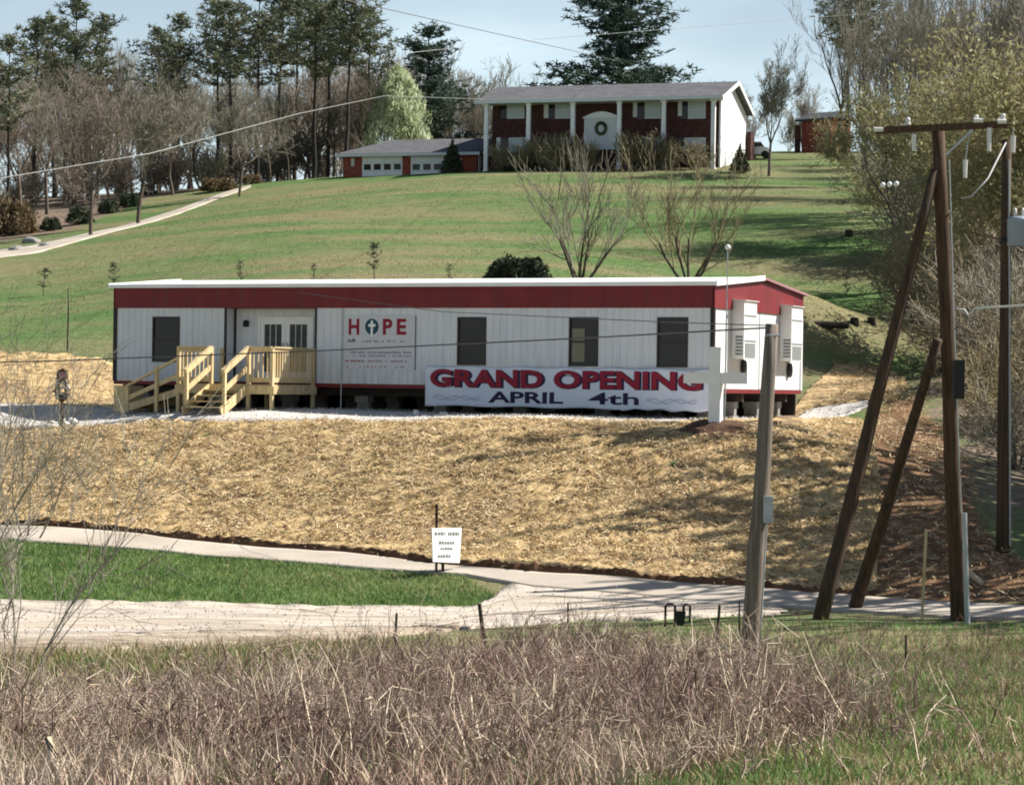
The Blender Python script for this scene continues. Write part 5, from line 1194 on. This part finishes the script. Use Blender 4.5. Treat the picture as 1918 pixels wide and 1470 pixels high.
for k, (px, Y, top) in enumerate(sorted(rw)):
    h, g = height_for(px, top, Y); plant('bare_tree', TALL[k % 4], g, f'{ORD[k]} tall bare tree from the left in the right hand wood', s=h / 15, group='bare trees of the right wood')
budl = [(1850, 92, 70, 0, 'yellow green budding tree behind the utility poles'), (1735, 100, 110, 1, 'budding tree second from the left edge of the right thicket'), (1940, 84, 20, 1, 'budding tree at the right edge behind the transformer pole'), (1680, 112, 140, 0, 'leftmost budding tree of the right thicket'), (1790, 110, 150, 1, 'budding tree deeper in the right thicket')]
for px, Y, top, k, lab in budl:
    h, g = height_for(px, top, Y); plant('budding_tree', BUD[k], g, lab, s=h / 11)
SHADE = [bare_proto(180 + k, 13, .44, 4, spread=.5, up=.36, trunk=.22, minr=.055, cut=.06, bark='bark', twig='bark') for k in range(2)]
# shade trees just outside the frame whose shadows lie on the bank
for x, y, s, k in ((19.2, 55.0, 1.2, 0), (20.8, 57.2, 1.3, 1), (20.2, 52.4, 1.3, 1), (23.0, 55.4, 1.5, 0), (25.0, 53.4, 1.6, 1), (18.8, 50.6, 1.05, 0), (22.0, 50.8, 1.3, 0)):
    plant('bare_tree', SHADE[k], ground(x, y), 'bare tree right of the frame shading the straw bank', s=s, group='bare trees outside the right edge')
thick = [bare_proto(330 + k, 3.2, .035, 5, spread=.6, up=.15, trunk=.35, stems=9, cut=.03, twig='twig_bud' if k else 'twig', minr=.009) for k in range(2)]
for k, (px, Y, s) in enumerate(sorted(((1690, 100, 1.5), (1730, 92, 1.6), (1770, 84, 1.5), (1815, 76, 1.4), (1860, 72, 1.4), (1900, 66, 1.2), (1700, 115, 1.6), (1740, 108, 1.7), (1785, 98, 1.7), (1830, 90, 1.6), (1880, 84, 1.6), (1925, 78, 1.6), (1680, 128, 1.6), (1900, 58, .8), (1850, 64, .9)))):
    plant('thicket_shrub', thick[k % 2], gpx(px, Y), f'{ORD[k]} tangled leafless shrub from the left in the thicket at right', 'shrub', s, group='thicket shrubs at right')
under = [bare_proto(345 + k, 2.6, .028, 5, spread=.5, up=.3, trunk=.35, stems=9, cut=.03, twig='twig_red' if k else 'twig', minr=.013) for k in range(2)]
for k in range(18):
    px = -30 + k * 52 + R.uniform(-10, 10); Y = 146 + max(0, px) * .05 + R.uniform(0, 14)
    plant('wood_undergrowth', under[k % 2], gpx(px, Y), 'grey brown leafless shrub at the foot of the left wood', 'shrub', R.uniform(.8, 1.5), group='undergrowth of the left wood')
for k in range(8):
    px = -40 + k * 90 + R.uniform(-12, 12)
    plant('wood_undergrowth', under[k % 2], gpx(px, R.uniform(176, 200)), 'grey brown leafless shrub deep inside the left wood', 'shrub', R.uniform(1.6, 2.4), group='inner undergrowth of the left wood')
# twiggy saplings at the left edge, near the drive
lean = [bare_proto(350 + k, 4.2, .02, 5, spread=.42, up=.35, trunk=.38, stems=3, cut=.02, twig='twig', bark='brush_dark', minr=.0042, splay=.7) for k in range(2)]
for k, (px, py, s) in enumerate(((50, 1010, 1.05), (-30, 1060, 1.25), (120, 990, .7), (20, 1330, .75), (-60, 960, 1.3))):
    plant('twiggy_sapling', lean[k % 2], hit(px, py), ['bare twiggy sapling over the left part of the straw bank', 'bare twiggy sapling at the left edge above the gravel', 'smallest bare sapling at the foot of the bank, far left', 'tall thin shrub at the left edge of the brush', 'bare sapling cut by the left edge by the lane'][k], 'sapling', s)

# ------------------------------------------------------------------ weeds, brush and grass
def stalks(name, base, m, hmin, hmax, r, label, lean=.35, twigs=2, cat='brush', arch=.06, segs=3):
    n = len(base); r_ = np.random.default_rng(len(name)); z = H(base[:, 0], base[:, 1]); p0 = np.c_[base, z - .02]
    h = r_.uniform(hmin, hmax, n) * r_.uniform(.6, 1, n) * np.clip(.85 + .45 * fbm(base[:, 0], base[:, 1], 61, 3.0), .45, 1.2); d = unit(np.c_[r_.normal(0, lean, (n, 2)), np.ones(n)]); A, B, RA, RB = [], [], [], []
    p = p0; rad = r * r_.uniform(.5, 1.5, n)
    for k in range(segs):
        d = unit(d + r_.normal(0, .16, (n, 3)) - np.c_[np.zeros((n, 2)), np.full(n, arch * k)]); q = p + d * (h / segs)[:, None]
        A.append(p); B.append(q); RA.append(rad * (1 - .7 * k / segs)); RB.append(rad * (1 - .7 * (k + 1) / segs))
        if k > 0:
            for _ in range(twigs):
                e = unit(d + r_.normal(0, .6, (n, 3))); s = r_.uniform(.0, 1, (n, 1)); o = p + (q - p) * s; A.append(o); B.append(o + e * (h * r_.uniform(.10, .36, n))[:, None]); RA.append(rad * .5); RB.append(rad * .3)
        p = q
    v, f = seg_arrays(np.concatenate(A), np.concatenate(B), np.concatenate(RA), np.concatenate(RB), 3)
    o = link(name, np_mesh(name, v, f, m)); tag(o, label, cat, kind='stuff')
def patchy(poly, n, seed, thr=-.3, sc=2.2, blur=0.0):
    q = scatter_in(poly, n); q = q + rng.normal(0, 1, q.shape) * blur; q = q[(q[:, 1] > 15.2) | (blur == 0)]; return q[fbm(q[:, 0], q[:, 1], seed, sc) + rng.uniform(-.5, .5, len(q)) > thr]
BW = [p for p in BRUSH_W]
stalks('dead_brush', patchy(BW, 11500, 41, .0, blur=.7), M['brush'], .3, .8, .0065, 'dense mauve brown dead brush across the foreground')
stalks('dark_brush', patchy(BW, 4200, 43, .0, blur=.7), M['brush_dark'], .3, .8, .0065, 'dark stems among the dead foreground brush')
stalks('arching_canes', patchy(BW, 2000, 44, -.1, blur=.7), M['brush_red'], .9, 1.7, .0058, 'reddish arching canes tangled in the foreground brush', lean=.5, twigs=1, arch=.28, segs=6)
stalks('pale_stalks', patchy(BW, 4600, 45, -.05, blur=.7), M['brush_pale'], .45, 1.05, .0078, 'pale straw coloured stalks among the foreground brush', lean=.55, twigs=1)
EDGE_W = wpoly([(880, 1190), (1250, 1180), (1480, 1165), (1918, 1180), (2200, 1190), (2200, 1300), (1918, 1300), (1600, 1330), (1400, 1260), (1100, 1230)])
stalks('edge_weeds', patchy(EDGE_W, 3600, 47, -.1), M['brush'], .15, .55, .005, 'low dead weeds beside the drive below the utility poles')
RIGHT_W = wpoly([(1300, 1250), (1918, 1200), (2300, 1200), (2400, 1540), (1100, 1540), (1200, 1470), (1500, 1390)])
stalks('sparse_weeds', patchy(RIGHT_W, 1500, 49, .0), M['brush'], .12, .45, .006, 'sparse dead weeds in the grass at lower right', lean=.7)
def grass(name, poly, n, hmin, hmax, w, m, label, seed, thr=-9, sc=2.0, blur=0.0):
    q = patchy(poly, n, seed, thr, sc, blur); n = len(q); r_ = np.random.default_rng(seed); z = H(q[:, 0], q[:, 1]); p = np.c_[q, z - .01]; h = r_.uniform(hmin, hmax, n)
    d = unit(np.c_[r_.normal(0, .4, (n, 2)), np.ones(n)]); a = r_.uniform(0, 3.14, n); s = np.c_[np.cos(a), np.sin(a), np.zeros(n)] * (w * r_.uniform(.6, 1.4, n))[:, None]
    mid = p + d * (h * .55)[:, None]; tip = mid + unit(d + r_.normal(0, .5, (n, 3)) - [0, 0, .2]) * (h * .5)[:, None]
    v = np.stack([p - s, p + s, mid + s * .7, mid - s * .7, tip + s * .1, tip - s * .1], 1).reshape(-1, 3); b0 = np.arange(n)[:, None] * 6
    f = np.concatenate([b0 + [[0, 1, 2, 3]], b0 + [[3, 2, 4, 5]]], 0); o = link(name, np_mesh(name, v, f, m)); tag(o, label, 'grass', kind='stuff')
STRIP_W = ring(LANE_NEAR[:7], GRAV_FAR[:8])
grass('verge_grass', STRIP_W, 60000, .05, .16, .010, M['grass_blade'], 'bright green grass strip between the lane and the gravel drive', 51, -.9)
grass('verge_dry_grass', STRIP_W, 6000, .05, .18, .008, M['grass_dry'], 'dry blades in the grass strip', 52, .1)
grass('foreground_grass', RIGHT_W, 90000, .04, .13, .0065, M['grass_blade'], 'green grass in the lower right foreground', 53, -.1, 3.0)
grass('foreground_dry_grass', RIGHT_W, 40000, .04, .16, .006, M['grass_dry'], 'dry tan grass in the lower right foreground', 54, -.25, 2.4)
LE_W = wpoly([(-200, 1240), (0, 1234), (300, 1222), (520, 1212), (640, 1206), (760, 1200), (700, 1250), (300, 1310), (0, 1290), (-200, 1290)])
grass('drive_edge_grass', LE_W, 14000, .05, .2, .008, M['grass_blade'], 'green grass below the gravel drive at left', 55, .05, 2.0, .45)
grass('drive_edge_dry_grass', LE_W, 14000, .05, .25, .007, M['grass_dry'], 'tan grass below the gravel drive at left', 56, -.2, 2.0, .45)
ER_W = EDGE_W
grass('pole_foot_grass', ER_W, 14000, .05, .2, .008, M['grass_blade'], 'green grass at the feet of the utility poles', 57, .0)
grass('brush_grass', BRUSH_W, 60000, .10, .36, .0055, M['brush'], 'fine dead grass filling the foreground brush', 58, -.35, 1.5)
grass('brush_green', BRUSH_W, 26000, .06, .26, .007, M['grass_blade'], 'green shoots showing between the dead brush', 60, .15, 2.5)
grass('brush_pale_grass', BRUSH_W, 20000, .12, .42, .005, M['brush_pale'], 'pale dead grass blades in the foreground brush', 59, .0, 1.2)
LAWN_W = [tuple(p[:2]) for p in (gpx(-60, 86), gpx(60, 112), gpx(260, 130), gpx(480, 150), gpx(900, 150), gpx(1330, 146), gpx(1640, 146), gpx(1680, 110), gpx(1690, 90), gpx(1540, 84), gpx(1300, 82), gpx(700, 86), gpx(220, 88))]
grass('lawn_tufts', LAWN_W, 30000, .04, .12, .016, M['grass_blade'], 'uneven grass tufts on the hillside lawn', 62, .05, 5.0)
grass('lawn_dry_tufts', LAWN_W, 20000, .04, .12, .016, M['grass_dry'], 'dry tan grass tufts on the hillside lawn', 63, .1, 6.0)
# bright fallen branches in the brush
def branch(pts, r0, label):
    w = [P(px, py, Y) for px, py, Y in pts]; o = MB().tube(w, [r0 * (1 - .6 * i / (len(w) - 1)) for i in range(len(w))], 6).build('fallen_branch', M['brush_pale'], None, True); tag(o, label, 'branch')
branch([(525, 1470, 17), (560, 1400, 17.4), (608, 1325, 18)], .018, 'long pale stalk leaning right in the foreground brush')
branch([(1270, 1450, 18), (1320, 1390, 18.6), (1390, 1345, 19.2), (1420, 1335, 19.5)], .022, 'crooked pale branch lying in the brush at lower centre right')
branch([(1440, 1380, 19), (1480, 1360, 19.5), (1510, 1340, 20)], .016, 'short pale branch right of the crooked one')
branch([(1200, 1400, 18.5), (1170, 1350, 19), (1120, 1285, 19.6)], .016, 'dark bare branch leaning left in the brush')
g = hit(100, 1480)
st = MB().tube([P(112, 1560, 14.6), P(104, 1440, 14.6), P(92, 1382, 14.7)], [.06, .055, .03], 9).build('pale_stump', M['brush_pale'], None, True); tag(st, 'pale broken stub among the brush at lower left', 'stump')
